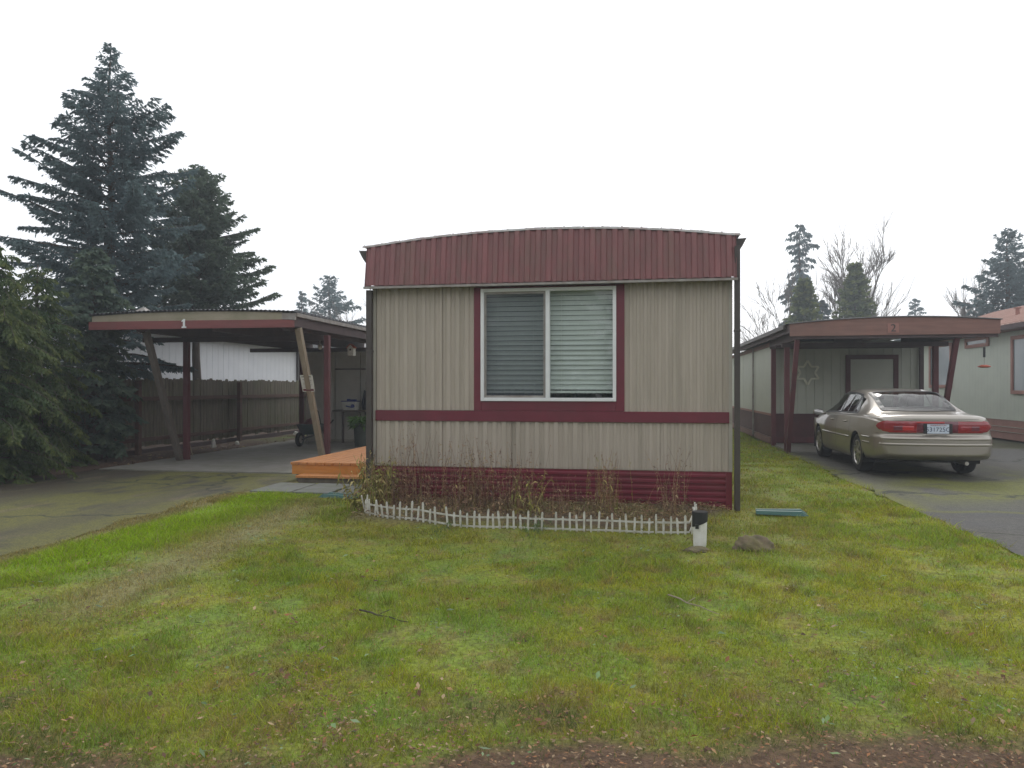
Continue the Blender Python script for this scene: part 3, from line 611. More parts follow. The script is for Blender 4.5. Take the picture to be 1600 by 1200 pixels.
# wheelbarrow
wr = thing('wheelbarrow', 'teal and grey wheelbarrow with one black wheel parked beside the shed', 'wheelbarrow', (-8.1, 17.2, .022))
M['tray'] = mat('teal_tray', (.055, .10, .105), (.09, .095, .095), 3, .5); M['rubber'] = mat('rubber', (.016, .016, .017), None, 10, .8)
cx, cy = -8.05, 17.3
tr = MB(); b_ = [(cx-.16, cy-.22, .30), (cx+.16, cy-.22, .30), (cx+.18, cy+.3, .30), (cx-.18, cy+.3, .30)]; t_ = [(cx-.24, cy-.38, .56), (cx+.24, cy-.38, .56), (cx+.27, cy+.42, .54), (cx-.27, cy+.42, .54)]
i_ = [(x+(cx-x)*.08, y+(cy-y)*.08, z) for x, y, z in t_]; ib = [(x+(cx-x)*.1, y+(cy-y)*.1, z+.02) for x, y, z in b_]
tr.add(b_+t_+i_+ib, [(0, 3, 2, 1), (0, 1, 5, 4), (1, 2, 6, 5), (2, 3, 7, 6), (3, 0, 4, 7), (4, 5, 9, 8), (5, 6, 10, 9), (6, 7, 11, 10), (7, 4, 8, 11), (8, 9, 13, 12), (9, 10, 14, 13), (10, 11, 15, 14), (11, 8, 12, 15), (12, 13, 14, 15)])
tr.build('tray', M['tray'], wr)
wx = cx-.12
MB().lathe([(.10, -.04), (.155, -.045), (.175, -.02), (.175, .02), (.155, .045), (.10, .04)], (wx, cy-.42, .195), 'x', 24).build('tyre', M['rubber'], wr, smooth=True)
MB().lathe([(0, -.025), (.10, -.03), (.10, .03), (0, .025)], (wx, cy-.42, .195), 'x', 20).build('rim', M['grey_trim'], wr)
for s in (-1, 1):
    MB().tube([(cx+s*.06-.12*(1), cy-.42, .195), (cx+s*.14, cy-.1, .29), (cx+s*.22, cy+.3, .38), (cx+s*.24, cy+.75, .62)], .018, 8).build('handle', M['black'], wr)
    MB().tube([(cx+s*.18, cy+.12, .30), (cx+s*.22, cy+.2, .025)], .014, 6).build('leg', M['grey_trim'], wr)
MB().tube([(cx-.05, cy+.2, .5), (cx-.02, cy+.2, .85), (cx+.03, cy+.2, .92), (cx+.08, cy+.2, .85), (cx+.16, cy+.2, .5)], .013, 8).build('loop', M['black'], wr)
hp = MB(); hp.lathe([(.0, .70), (.09, .68), (.15, .6), (.2, .53), (.0, .5)], (cx-.02, cy, 0), n=12)
tag(origin(hp.build('sack', M['post_red'], smooth=True), (cx, cy, .5)), 'slumped dark maroon sack lying in the wheelbarrow tray', 'sack')

# ------------------------------------------------------------ deck and path slabs
dk = thing('deck', 'low orange-stained cedar deck at the side door of the home', 'deck', (-4.3, 10.7, 0))
mb = MB(); x = -5.33; DY0, DY1 = 10.72, 17.0
while x < -3.48: mb.box(x, x+.128, DY0-.02, 14.6, .262, .298+(.002 if int(x*97) % 2 else 0)); x += .141
mb.build('boards', M['deck'], dk, bevel=.003)
MB().box(-5.315, -3.40, DY0, DY0+.038, .115, .259).build('rim_board', M['deck_edge'], dk)
MB().box(-5.318, -5.28, DY0+.04, 14.58, .115, .259).build('rim_board', M['deck_edge'], dk)
MB().box(-5.0, -3.45, 14.54, 14.58, .115, .259).build('rim_board', M['deck_edge'], dk)
for x in (-5.22, -3.5):
    for y in (10.82, 12.5, 14.4): MB().box(x-.045, x+.045, y-.045, y+.045, -.02, .114).build('leg', M['grey_wood'], dk)
st = MB().box(-5.10, -3.86, 10.40, 10.68, .098, .134).build('step', M['deck'], dk, bevel=.003)
MB().box(-5.08, -3.88, 10.45, 10.485, .02, .096).box(-5.08, -5.04, 10.487, 10.70, .02, .096).box(-3.92, -3.88, 10.487, 10.70, .02, .096).build('riser', M['grey_wood'], st, off=(4.3, -10.7, 0))
for i, (x0, x1, lb) in enumerate(((-5.30, -4.70, 'mossy grey concrete paving slab, outermost left of the three before the deck step'), (-4.685, -4.12, 'grey concrete paving slab in the middle of the three before the deck step'), (-4.10, -3.55, 'grey concrete paving slab nearest the home before the deck step'))):
    o = MB().prism([(x0+.03*i, 9.42-.03*i), (x1, 9.40-.02*i), (x1-.02, 10.30), (x0, 10.33)], -.03, .035+.004*i, 'z').build('paving_slab', M['slab'], bevel=.008)
    tag(origin(o, ((x0+x1)/2, 9.8, 0)), lb, 'paving slab', 'paving slabs before the deck')
def splash(lb, x, y, rz, mir=1):
    t = thing('splash_block', lb, 'splash block', (x, y, .03), None, rz); t['_w'] = None; del t['_w']
    mb = MB()
    for s in (-1, 1):
        mb.add([(-.26, s*.055-.03*1, 0), (.24, s*.08-.03, 0), (.30, s*.08+.01, 0), (.24, s*.08+.045, 0), (-.26, s*.055+.03, 0), (-.26, s*.055-.02, .035), (.22, s*.08-.015, .05), (.22, s*.08+.03, .05), (-.26, s*.055+.02, .035)],
               [(0, 1, 6, 5), (1, 2, 6), (2, 3, 7), (2, 7, 6), (3, 4, 8, 7), (4, 0, 5, 8), (5, 6, 7, 8)])
    mb.build('ridge', M['teal'], t); MB().box(-.26, .20, -.08, .08, -.005, .012).build('tray', M['teal'], t)
splash('green plastic splash block in the grass right of the home', 1.56, 8.72, R(-6))
splash('green plastic splash block on the lawn left of the picket fence', -3.80, 9.06, R(172))

# ------------------------------------------------------------ board fence on the left
fe = thing('board_fence', 'weathered dark board fence with a ragged top and a reddish rail behind the left carport', 'fence', (-10.5, 18, 0))
mb = MB(); y = 9.0; r5 = random.Random(11)
while y < 26.4:
    w = r5.uniform(.125, .15); dz = r5.uniform(-.03, .03); dx = r5.uniform(-.006, .006); z1 = 1.66+dz; z0 = .17+r5.uniform(-.03, .03)
    mb.prism([(y, z0), (y+w-.012, z0), (y+w-.012, z1-.04), (y+w-.04, z1), (y+.03, z1), (y, z1-.04)], -10.52+dx, -10.50+dx, 'x'); y += w
mb.build('boards', M['fence'], fe)
MB().box(-10.495, -10.455, 9, 26.4, 1.17, 1.26).build('rail', M['fence_rail'], fe)
MB().box(-10.495, -10.455, 9, 26.4, .30, .38).build('rail', M['fence_rail'], fe)
MB().box(-10.495, -10.465, 9, 26.4, -.02, .14).build('gap_shade', M['beam'], fe)  # dark strip stands in for the shaded gap below the boards
for y in (10, 14, 18, 22.1, 26): MB().box(-10.453, -10.36, y-.05, y+.05, -.02, 1.60).build('post', M['fence_rail'], fe)
fn = thing('board_fence', 'short stretch of newer reddish board fence taller than the dark fence', 'fence', (-10.2, 24.6, 0))
mb = MB(); x = -10.9
while x < -9.5: mb.box(x, x+.13, 24.6, 24.62, .05, 2.05+r5.uniform(-.02, .02)); x += .14
mb.build('boards', M['fence_new'], fn); MB().box(-10.95, -9.5, 24.625, 24.66, 1.6, 1.68).build('rail', M['fence_new'], fn)
for (x, y, h, r_, lb, nm, cat, mm) in ((-9.85, 15.9, .21, .055, 'cream plaster figurine standing at the foot of the dark fence', 'figurine', 'figurine', 'pvc'),):
    mb = MB(); mb.lathe([(0, 0), (r_*1.1, 0), (r_*1.2, h*.12), (r_*.75, h*.45), (r_*.9, h*.6), (r_*.45, h*.72), (r_*.62, h*.86), (r_*.3, h*.98), (0, h)], (x, y, .05), n=14)
    tag(origin(mb.build(nm, M['beige'] if 0 else M['pvc'], smooth=True), (x, y, .05)), lb, cat)
def rock(nm, lb, x, y, z, sx, sy, sz, m, seed, group=None):
    rg = np.random.RandomState(seed); me = bpy.data.meshes.new(nm); import bmesh
    bm = bmesh.new(); bmesh.ops.create_icosphere(bm, subdivisions=4, radius=1)
    ks = rg.randn(9, 3); ks /= np.linalg.norm(ks, axis=1)[:, None]; hh = .62+.3*rg.rand(9)
    for v in bm.verts:
        p = np.array(v.co); q = max(1, max((p@k_)/h_ for k_, h_ in zip(ks, hh))); p = p/q
        p = p*(1+.09*math.sin(p[0]*7+seed)*math.sin(p[1]*6+1)+.06*math.sin(p[2]*15+p[0]*13)+.03*math.sin(p[1]*31+p[0]*27)); v.co = (p[0]*sx, p[1]*sy, max(p[2], -.5)*sz)
    bm.to_mesh(me); bm.free(); me.materials.append(m); me.polygons.foreach_set('use_smooth', [True]*len(me.polygons))
    o = bpy.data.objects.new(nm, me); COL.objects.link(o); o.location = (x, y, z); return tag(o, lb, 'stone', group)
rock('stone', 'pale small stone beside the far end of the dark fence', -10.1, 20.6, .06, .09, .08, .09, M['pvc'], 3)
rock('stone', 'tiny pale stone at the fence foot right of the figurine', -9.95, 17.1, .05, .05, .05, .07, M['pvc'], 4)
rock('stone', 'flat tan stone on the grass strip by the shed corner', -9.75, 20.0, .05, .30, .2, .05, M['raw_wood'], 6)
rk = MB(); rk.tube([(-9.25, 13.95, .5), (-9.05, 13.85, .06)], .012, 6); tag(origin(rk.build('stick', M['raw_wood']), (-9.1, 13.9, .03)), 'thin stick leaning against the left carport post', 'stick')
rock('stone', 'low mossy brown boulder in the lawn right of the white post', 1.03, 6.84, .01, .215, .13, .135, M['stone'], 12)

# white building beyond the fence
wh = thing('white_house', 'long white panelled building beyond the dark fence', 'house', (-13, 20, 0))
mb = MB(); y = 13.0
while y < 26.6: mb.box(-13.03, -13.0, y, y+.292, 0, 2.92); y += .305
mb.box(-20, -13.035, 12.9, 26.8, 0, 2.95); mb.build('wall', M['white_wall'], wh)
MB().prism([(-12.55, 2.93), (-12.55, 3.06), (-16.5, 3.75), (-20.5, 3.06), (-20.5, 2.93)], 12.5, 27.2).build('roof', M['roof_grey'], wh)
MB().box(-12.6, -12.52, 12.5, 27.2, 2.90, 2.99).build('gutter', M['grey_trim'], wh)
MB().box(-12.99, -12.90, 26.55, 26.65, 0, 2.9).build('downspout', M['brown_metal'], wh)
ph = thing('pink_house', 'pinkish house glimpsed past the end of the white building', 'house', (-15, 36, 0))
MB().box(-20, -12, 36, 44, 0, 2.7).build('wall', M['pink_trim'], ph); MB().prism([(-20.6, 2.72), (-11.4, 2.72), (-16, 4.1)], 35.5, 44.5).build('roof', M['roof_grey'], ph)

# ------------------------------------------------------------ right: neighbour carport and building
n2 = thing('carport', 'neighbouring carport with rosy brown front board and house number 2 above the parked car', 'carport', (5.1, 16.4, 0))
AX0, AX1, AY0, AY1 = 3.09, 7.09, 16.2, 19.55
t2 = lambda x: 2.905-.052*((x-5.25)/2.08)**2*2
MB().prism([(AX0, 2.525), (AX1, 2.535), (AX1, t2(AX1)-.012), (6.2, t2(6.2)-.012), (5.2, 2.893), (4.2, t2(4.2)-.012), (AX0, t2(AX0)-.012)], AY0-.02, AY0+.02).build('front_fascia', M['fascia2'], n2)
xs = [AX0-.03+(AX1-AX0+.06)*k/24 for k in range(25)]
mb = MB(); mb.grid([[(x, AY0-.05, t2(x)+.01) for x in xs], [(x, 29, t2(x)+.01) for x in xs]]); mb.grid([[(x, 29, t2(x)-.008) for x in xs], [(x, AY0-.05, t2(x)-.008) for x in xs]]); mb.grid([[(x, AY0-.05, t2(x)-.008) for x in xs], [(x, AY0-.05, t2(x)+.01) for x in xs]])
mb.build('roof', M['roof_grey'], n2)
MB().box(AX0, AX0+.03, AY0+.022, 29, 2.60, 2.78).build('side_fascia', M['beam'], n2)
MB().box(AX0-.075, AX0-.004, AY0+.3, 29, 2.70, 2.79).build('gutter', M['brown_metal'], n2)
mb = MB()
for x in (3.28, 4.8, 6.36): mb.box(x-.05, x+.05, AY0+.05, 19.5, 2.46, 2.74)
mb.box(3.15, 6.6, 17.4, 17.5, 2.36, 2.455); mb.box(AX0+.05, AX1-.02, AY0+.024, AY0+.06, 2.47, 2.74)
for y in (18.2, 18.9): mb.box(3.15, 6.6, y, y+.09, 2.40, 2.455)
mb.build('beam', M['beam'], n2)
MB().box(AX0+.04, AX1-.03, AY0+.062, 19.5, 2.742, 2.75).build('ceiling', M['under'], n2)
for x, y in ((3.27, 17.48), (6.36, 17.48), (3.30, 19.35)): MB().box(x-.055, x+.055, y-.05, y+.05, 0, 2.46).build('post', M['post_red'], n2, bevel=.004)
for x in (3.27, 6.36): MB().beam((x, 17.35, 0), (x, 16.35, 2.52), .09, .10).build('brace', M['post_red'], n2)
MB().box(4.99, 5.20, AY0-.03, AY0-.022, 2.575, 2.765).build('number_board', M['pink_trim'], n2)
text_part('house_number', '2', .22, M['brown_metal'], (5.095, AY0-.034, 2.665), n2)

b2 = thing('neighbour_building', 'pale green-grey building with dark maroon wainscot behind the neighbouring carport', 'building', (5, 19.6, 0))
mb = MB(); x = 3.32      # front wall, grooved boards
while x < 6.74: mb.box(x, min(x+.196, 6.745), 19.60, 19.63, .80, 2.60); x += .203
mb.box(3.34, 6.74, 19.632, 29, .02, 2.62)
mb.build('wall', M['wall2'], b2)
mb = MB(); x = 3.32
while x < 6.74: mb.box(x, min(x+.096, 6.745), 19.585, 19.62, .22, .76); x += .104
mb.box(3.33, 6.745, 19.59, 19.631, .05, .79); mb.build('wainscot', M['wain'], b2)
MB().box(3.32, 6.75, 19.575, 19.589, .08, .215).build('base_board', M['post_red'], b2)
MB().box(3.32, 6.75, 19.56, 19.583, .765, .80).build('rail', M['wain'], b2)
mb = MB(); y = 19.62
for y0, y1 in ((19.62, 22.26), (22.30, 24.7), (24.74, 27.2), (27.24, 29)): mb.box(3.29, 3.338, y0, y1, .80, 2.56)
mb.build('side_wall', M['wall3'], b2)
mb = MB(); y = 19.62
while y < 29: mb.box(3.285, 3.336, y, y+.29, .2, .74); y += .30
mb.build('side_wainscot', M['wain'], b2)
MB().box(3.262, 3.284, 19.6, 29, .745, .80).build('side_rail', M['pink_trim'], b2)
MB().box(3.255, 3.284, 19.6, 22.2, .03, .19).box(3.255, 3.284, 22.5, 29, .03, .19).build('side_base_board', M['fascia2'], b2)
MB().box(3.26, 3.288, 19.6, 29, 2.50, 2.61).build('eave_board', M['fascia2'], b2)
MB().box(6.75, 6.84, 19.5, 19.6, 0, 2.6).build('corner_post', M['beam'], b2)
MB().box(3.215, 3.26, 22.28, 22.33, .1, 2.62).build('downspout', M['grey_trim'], b2)
dr = MB(); dr.box(5.06, 5.17, 19.55, 19.583, .22, 2.27).box(6.17, 6.28, 19.55, 19.583, .22, 2.27).box(5.171, 6.169, 19.552, 19.583, 2.16, 2.27)
dr = dr.build('door_frame', M['wain'], b2); MB().box(5.175, 6.165, 19.57, 19.598, .22, 2.155).build('door', M['wall2'], dr, off=(-5, -19.6, 0))
st = MB()
ctr = (4.145, 19.50, 1.83)
for o_ in (R(90), R(-90)):
    P = [Vector((ctr[0]+.30*math.cos(o_+k*2*math.pi/3), 19.50, ctr[2]+.30*math.sin(o_+k*2*math.pi/3))) for k in range(3)]
    pass
pts = [Vector((ctr[0]+(.30 if k % 2 == 0 else .173)*math.sin(k*math.pi/6), 19.50, ctr[2]+(.30 if k % 2 == 0 else .173)*math.cos(k*math.pi/6))) for k in range(12)]
for k in range(12): st.beam(pts[k], pts[(k+1) % 12], .03, .045, (0, 1, 0))
M['rope'] = mat('pale_rope_light', (.75, .75, .62), None, 9, .6)
tag(origin(st.build('star_ornament', M['rope']), ctr), 'pale six-pointed star outline hanging on the neighbouring wall', 'star ornament')
hb = thing('bird_feeder', 'red and white hanging bird feeder dangling from the right end of the number 2 carport', 'bird feeder', (6.83, 16.27, 1.85))
MB().tube([(6.83, 16.27, 2.53), (6.83, 16.27, 2.27)], .004, 5).build('wire', M['grey_trim'], hb)
MB().tube([(6.83, 16.27, 2.06), (6.83, 16.27, 1.90)], .004, 5).build('wire', M['grey_trim'], hb)
MB().lathe([(0, 0), (.022, 0), (.022, .20), (0, .20)], (6.83, 16.27, 2.065), n=12).build('tube', M['black'], hb)
MB().lathe([(0, .03), (.05, .028), (.115, 0), (.12, -.012), (.06, -.03), (0, -.03)], (6.83, 16.27, 1.885), n=20).build('dish', M['orange'], hb, smooth=True)

# ------------------------------------------------------------ far right house
h3 = thing('manufactured_house', 'pale green double-wide house with pinkish roof, trim and skirting at the right edge', 'house', (10.2, 24, 0))
mb = MB(); y = 15.0
while y < 30.3: mb.box(10.2, 10.235, y, min(y+.196, 30.35), .56, 3.02); y += .202
mb.box(10.236, 16.5, 15, 30.35, .4, 3.02); mb.build('wall', M['wall3'], h3)
mb = MB(); corrug_rows = MB()
for z0, z1, x in ((.36, .545, 10.185), (.22, .345, 10.175), (0, .205, 10.18)): mb.box(x, 10.3, 15, 30.35, z0, z1)
mb.build('skirting', M['pink_trim'], h3)
MB().box(10.16, 10.184, 15, 30.35, .346, .359).box(10.16, 10.184, 15, 30.35, .206, .219).box(10.17, 10.2, 15, 30.35, .546, .562).build('skirting_rail', M['trim_light'], h3)
mb = MB(); y = 14.7       # ribbed metal roof
rows = [[], []]
while y < 30.9: 
    for d, hh in ((0, 0), (.2, 0), (.205, .03), (.24, .03), (.245, 0)): rows[0].append((9.78, y+d, 3.17+hh)); rows[1].append((13.3, y+d, 4.32+hh))
    y += .30
mb.grid(rows[::-1]); rows2 = [[(13.3, p[1], p[2]) for p in rows[1]], [(16.9, p[1], p[2]-1.15) for p in rows[1]]]; mb.grid(rows2[::-1])
mb.prism([(9.8, 3.10), (9.8, 3.165), (13.3, 4.31), (16.9, 3.16), (16.9, 3.10)], 14.75, 30.85); mb.build('roof', M['pink_roof'], h3)
MB().box(9.72, 9.79, 14.7, 30.9, 3.02, 3.15).build('gutter', M['beam'], h3)
MB().box(9.80, 10.2, 14.8, 30.8, 3.03, 3.09).build('soffit', M['pink_trim'], h3)
mb = MB()
mb.lathe([(.06, 0), (.05, .25), (0, .25)], (11.2, 24.5, 3.6), n=12); mb.lathe([(.10, 0), (.10, .03), (0, .05)], (11.2, 24.5, 3.84), n=12); mb
mb.build('roof_vent', M['pink_trim'], h3)
def win3(y0, y1, z0, z1):
    f = MB(); f.box(10.15, 10.198, y0, y0+.12, z0, z1).box(10.15, 10.198, y1-.12, y1, z0, z1).box(10.15, 10.198, y0+.122, y1-.122, z0, z0+.1).box(10.15, 10.198, y0+.122, y1-.122, z1-.1, z1)
    f = f.build('window', M['pink_trim'], h3); MB().box(10.18, 10.197, y0+.12, y1-.12, z0+.1, z1-.1).build('pane', M['pane3'], f, off=(-10.2, -24, 0))
M['pane3'] = mat('grey_glass', (.16, .20, .22), (.22, .25, .26), 1.5, .12, stretch=(1, 1, .3))
win3(20.6, 22.6, 1.28, 2.88); win3(23.95, 25.55, 2.69, 3.0); win3(26.6, 28.5, 1.45, 2.95)

# ------------------------------------------------------------ white picket edging
pf = thing('picket_edging', 'low white plastic picket fence edging the flower bed', 'fence', (-1.2, 7.4, 0))
path = [(-3.04, 7.93), (-3.02, 7.82), (-2.9, 7.68), (-2.66, 7.55), (-2.03, 7.43), (-1.57, 7.37), (-1.1, 7.36), (-.25, 7.37), (.34, 7.36), (.50, 7.40), (.545, 7.62), (.56, 8.05)]
seg = [(Vector((*a, 0)), Vector((*b, 0))) for a, b in zip(path, path[1:])]; Ltot = sum((b-a).length for a, b in seg)
def at(s):
    for a, b in seg:
        L = (b-a).length
        if s <= L: return a+(b-a)*s/L, (b-a).normalized()
        s -= L
    return seg[-1][1], (seg[-1][1]-seg[-1][0]).normalized()
r8 = random.Random(8); s = .02; i = 0; protos = {}; pf['_w'] = (0, 0, 0)
hz = lambda p: float(lawn_z(np.array([p.x]), np.array([p.y]))[0])
while s < Ltot:
    if i in (17, 33): s += .0705; i += 1; continue
    p, d = at(s); tall = i % 2; ang = math.atan2(d.y, d.x); H = (.232, .196)[tall]
    if tall not in protos:
        o = MB().prism([(-.0095, 0), (.0095, 0), (.0105, H-.03), (.008, H-.008), (0, H), (-.008, H-.008), (-.0105, H-.03)], -.006, .006).build('picket', M['picket'], pf); protos[tall] = o
    else: o = protos[tall].copy(); COL.objects.link(o)
    back = p.y > 7.9
    o.location = (p.x+1.2, p.y-7.4, hz(p)-.03+r8.uniform(-.020, .006)); o.rotation_euler = (r8.uniform(-.09, .09)*(2.2 if back or i < 12 else 1), r8.gauss(0, .045)*(2 if i < 6 or back else 1), ang); s += .0705; i += 1
for zz, nm in ((.145, 'rail'), (.05, 'rail')):
    mb = MB(); q = .0
    while q < Ltot-.5:
        L = .66; n_ = 6; pts = []
        for k in range(n_+1):
            p, d = at(q+L*k/n_); nn = Vector((-d.y, d.x, 0)); pts.append(p+nn*.009+Vector((0, 0, hz(p)+zz-.03)))
        for a, b in zip(pts, pts[1:]): mb.beam(a, b, .007, .018, (-(b-a).y, (b-a).x, 0))
        q += L+.02
    mb.build(nm, M['picket'], pf, off=(1.2, -7.4, 0))
# leaning white post with black cap
bo = thing('marker_post', 'short white post with a tilted black cap at the right end of the picket fence', 'post', (.535, 6.86, 0))
MB().lathe([(.0, 0), (.057, 0), (.063, .20), (.064, .27), (0, .27)], (.535, 6.86, .01), n=24).build('post_body', M['pvc'], bo, smooth=False)
cp_ = MB(); n = 28; vs = []
for h0 in (0, 1):
    for k in range(n):
        t = 2*math.pi*k/n; vs.append((.535+.069*math.cos(t), 6.86+.069*math.sin(t), (.225+.028*math.cos(t) if h0 == 0 else .335)))
cp_.add(vs, [(k, (k+1) % n, n+(k+1) % n, n+k) for k in range(n)]+[tuple(range(n, 2*n))]); cp_.box(.49, .52, 6.785, 6.80, .19, .23)
cp_.build('cap', M['black'], bo)
rock('stone', 'flat dark stone at the foot of the white marker post', .49, 6.68, .02, .13, .09, .035, M['stone'], 21)

# ------------------------------------------------------------ dead perennials in the bed
def clump(name, lb, cx, cy, rx, n, hmin, hmax, pal, seed, leafy=.5, cat='plant', group='dead perennials in the bed', lean=.18, thick=.0030, ll=.06):
    rg = np.random.RandomState(seed); root = (cx, cy, .03); V = []; F = []; C = []
    pal = np.array(pal)
    def strip(P, w, c):
        nonlocal V, F, C
        P = np.array(P); d = P[-1]-P[0]; a = rg.rand()*3.14; s = np.array((math.cos(a), math.sin(a), 0))
        for sv in (s, np.cross(s, d/np.linalg.norm(d)+1e-6)):
            b = len(V); m = len(P)
            for k, p in enumerate(P):
                ww = w*(1-.75*k/(m-1)); V += [p-sv*ww, p+sv*ww]; C += [c, c]
            for k in range(m-1): F.append((b+2*k, b+2*k+1, b+2*k+3, b+2*k+2))
    for i in range(n):
        x = cx+rx*rg.randn()*.55; y = min(8.95, cy+.28*rg.randn()); h = hmin+(hmax-hmin)*rg.rand()**1.3
        az = rg.rand()*6.28; le = lean*h*(rg.rand()+.2); c = pal[rg.randint(len(pal))]*(.7+.6*rg.rand())
        dx, dy = math.cos(az)*le, math.sin(az)*le
        P = [(x+dx*t*t+rg.randn()*.004, min(y+dy*t*t, 9.0), .03+h*t) for t in np.linspace(0, 1, 6)]
        strip(P, thick, c)
        for _ in range(int(leafy*h*22)):          # curled dead leaves and seed heads
            t = rg.rand()**.8; k = min(4, int(t*5)); p = np.array(P[k])+(np.array(P[k+1])-np.array(P[k]))*(t*5-k)
            d = rg.randn(3)*(1, 1, .8); d /= np.linalg.norm(d); L = ll*(.3+rg.rand())*(1.1-.6*t)
            c2 = pal[rg.randint(len(pal))]*(.6+.9*rg.rand()); s = np.cross(d, rg.randn(3)); s /= np.linalg.norm(s)
            b = len(V); q = [p, p+d*L*.5+s*L*.13, p+d*L-np.array((0, 0, L*.45)), p+d*L*.5-s*L*.13]
            for v in q: v[1] = min(v[1], 9.0)
            V += q; C += [c2]*4; F.append((b, b+1, b+2, b+3))
    V = np.array(V)-np.array(root)
    o = npmesh(name, V, F, M['flake'], cols=np.array(C)); o.location = root; tag(o, lb, cat, group); return o
BR = [(.20, .115, .075), (.27, .165, .10), (.13, .08, .06), (.34, .235, .13)]; YG = [(.30, .27, .07), (.22, .23, .06), (.36, .30, .12), (.20, .12, .06)]
clump('yellow_clump', 'yellow-green strappy plant clump at the left corner of the bed beside the deck', -3.12, 8.45, .26, 130, .2, .62, YG, 1, 1.0, 'plant', None, .5, .006, .13)
clump('dry_stalks', 'tall dark seed stalks in front of the left wall panels', -2.70, 8.5, .30, 85, .35, 1.0, BR, 2, .9)
clump('dry_stalks', 'brown dry stalk clump under the left side of the window', -1.95, 8.4, .36, 110, .3, .90, BR+[(.24, .2, .07)], 3, .9)
clump('dry_stalks', 'reddish brown stalks in the middle left of the bed', -1.45, 8.35, .28, 62, .3, .80, BR, 4, .9)
clump('yellow_clump', 'yellowing leafy clump below the window centre', -1.25, 8.2, .16, 36, .15, .5, YG, 5, 1.1, 'plant', None, .5, .005, .12)
clump('dry_stalks', 'straw coloured tangled stalks right of the bed centre', -.38, 8.3, .20, 75, .2, .74, BR+YG, 6, 1.0)
clump('dry_stalks', 'sparse thin pale stalks before the right skirting', .35, 8.35, .15, 46, .2, .82, BR+[(.33, .26, .14)], 7, .5, lean=.35)
clump('dry_stalks', 'few low dry stems between the fence middle and skirting', -.85, 8.3, .25, 60, .1, .45, BR, 8, .6)
clump('weed_tuft', 'low green weed tuft at the foot of the picket fence middle', -1.02, 7.30, .12, 60, .03, .13, [(.10, .16, .06), (.13, .2, .07)], 9, 3, 'plant', None, .8, .003, .045)
clump('weed_tuft', 'low green weeds at the fence foot left of the middle', -1.95, 7.36, .10, 40, .03, .10, [(.10, .16, .06), (.13, .2, .07)], 10, 3, 'plant', None, .8, .003, .04)

clump('straw_tangle', 'knee-high reddish straw tangle behind the left half of the picket fence', -2.1, 8.1, .8, 150, .05, .35, BR, 12, 1.2, lean=.9)
clump('straw_tangle', 'low pale straw tangle behind the right half of the picket fence', -.1, 8.0, .75, 150, .04, .26, BR+[(.33, .28, .15)], 13, 1.2, lean=1.0)

# ------------------------------------------------------------ parked sedan (local y: 0 rear bumper, 4.95 nose)
M['paint'] = mat('champagne_paint', (.335, .305, .262), (.32, .295, .252), 2, .30, metal=.55, coat=.7)
M['tail'] = mat('red_lens', (.30, .008, .016), (.22, .006, .012), 6, .12, coat=1)
M['tail_hi'] = mat('bright_red_lens', (.48, .02, .02), None, 6, .12, coat=1)
M['tail_dk'] = mat('dark_red_lens', (.16, .02, .035), (.10, .015, .03), 9, .12, coat=1)
M['chrome'] = mat('alloy', (.55, .53, .50), None, 8, .28, metal=.9)
M['seal'] = mat('window_seal', (.012, .012, .013), None, 8, .4)
M['seat'] = mat('grey_upholstery', (.14, .13, .12), None, 8, .9)
CGL = glass_mat('car_glass', (.55, .60, .58), rough=.01)
car = thing('parked_car', 'champagne gold four-door sedan parked with its tail and wide red tail light to the viewer', 'car', (4.62, 12.48, .006))
car['_w'] = None; del car['_w']
# key stations: y, half width, belt z, top z, greenhouse amount, lower z, greenhouse base half width, rail half width
K = np.array([
 [.00, .800, .880, .955, .0, .38, .68, .55],
 [.08, .875, .915, 1.015, .0, .300, .72, .55],
 [.30, .895, .935, 1.020, .0, .27, .74, .56],
 [.62, .910, .950, 1.030, .0, .25, .76, .58],
 [.78, .915, .955, 1.062, .25, .24, .775, .60],
 [1.05, .922, .960, 1.185, .7, .22, .80, .60],
 [1.35, .925, .962, 1.315, 1., .21, .81, .595],
 [1.62, .925, .960, 1.385, 1., .20, .815, .60],
 [2.05, .925, .955, 1.425, 1., .20, .82, .61],
 [2.50, .925, .948, 1.432, 1., .20, .82, .61],
 [2.90, .925, .940, 1.395, 1., .20, .815, .60],
 [3.20, .922, .930, 1.285, 1., .20, .81, .60],
 [3.50, .918, .915, 1.120, .6, .20, .80, .62],
 [3.78, .915, .890, .985, .0, .21, .78, .62],
 [4.30, .905, .820, .900, .0, .22, .74, .56],
 [4.75, .860, .700, .760, .0, .25, .68, .5],
 [4.95, .800, .600, .640, .0, .30, .60, .45]])
ys = np.concatenate([np.arange(0, 4.95, .02), [4.95]]); NS = len(ys)
def sm(a):
    g = np.exp(-np.linspace(-2, 2, 13)**2); g /= g.sum(); e = np.pad(a, 6, mode='reflect', reflect_type='odd'); return np.convolve(e, g, 'valid')
kv = [sm(np.interp(ys, K[:, 0], K[:, i])) for i in range(1, 8)]
Wd, Zs, Zt, Gg, Zb, Wg, Wr = kv
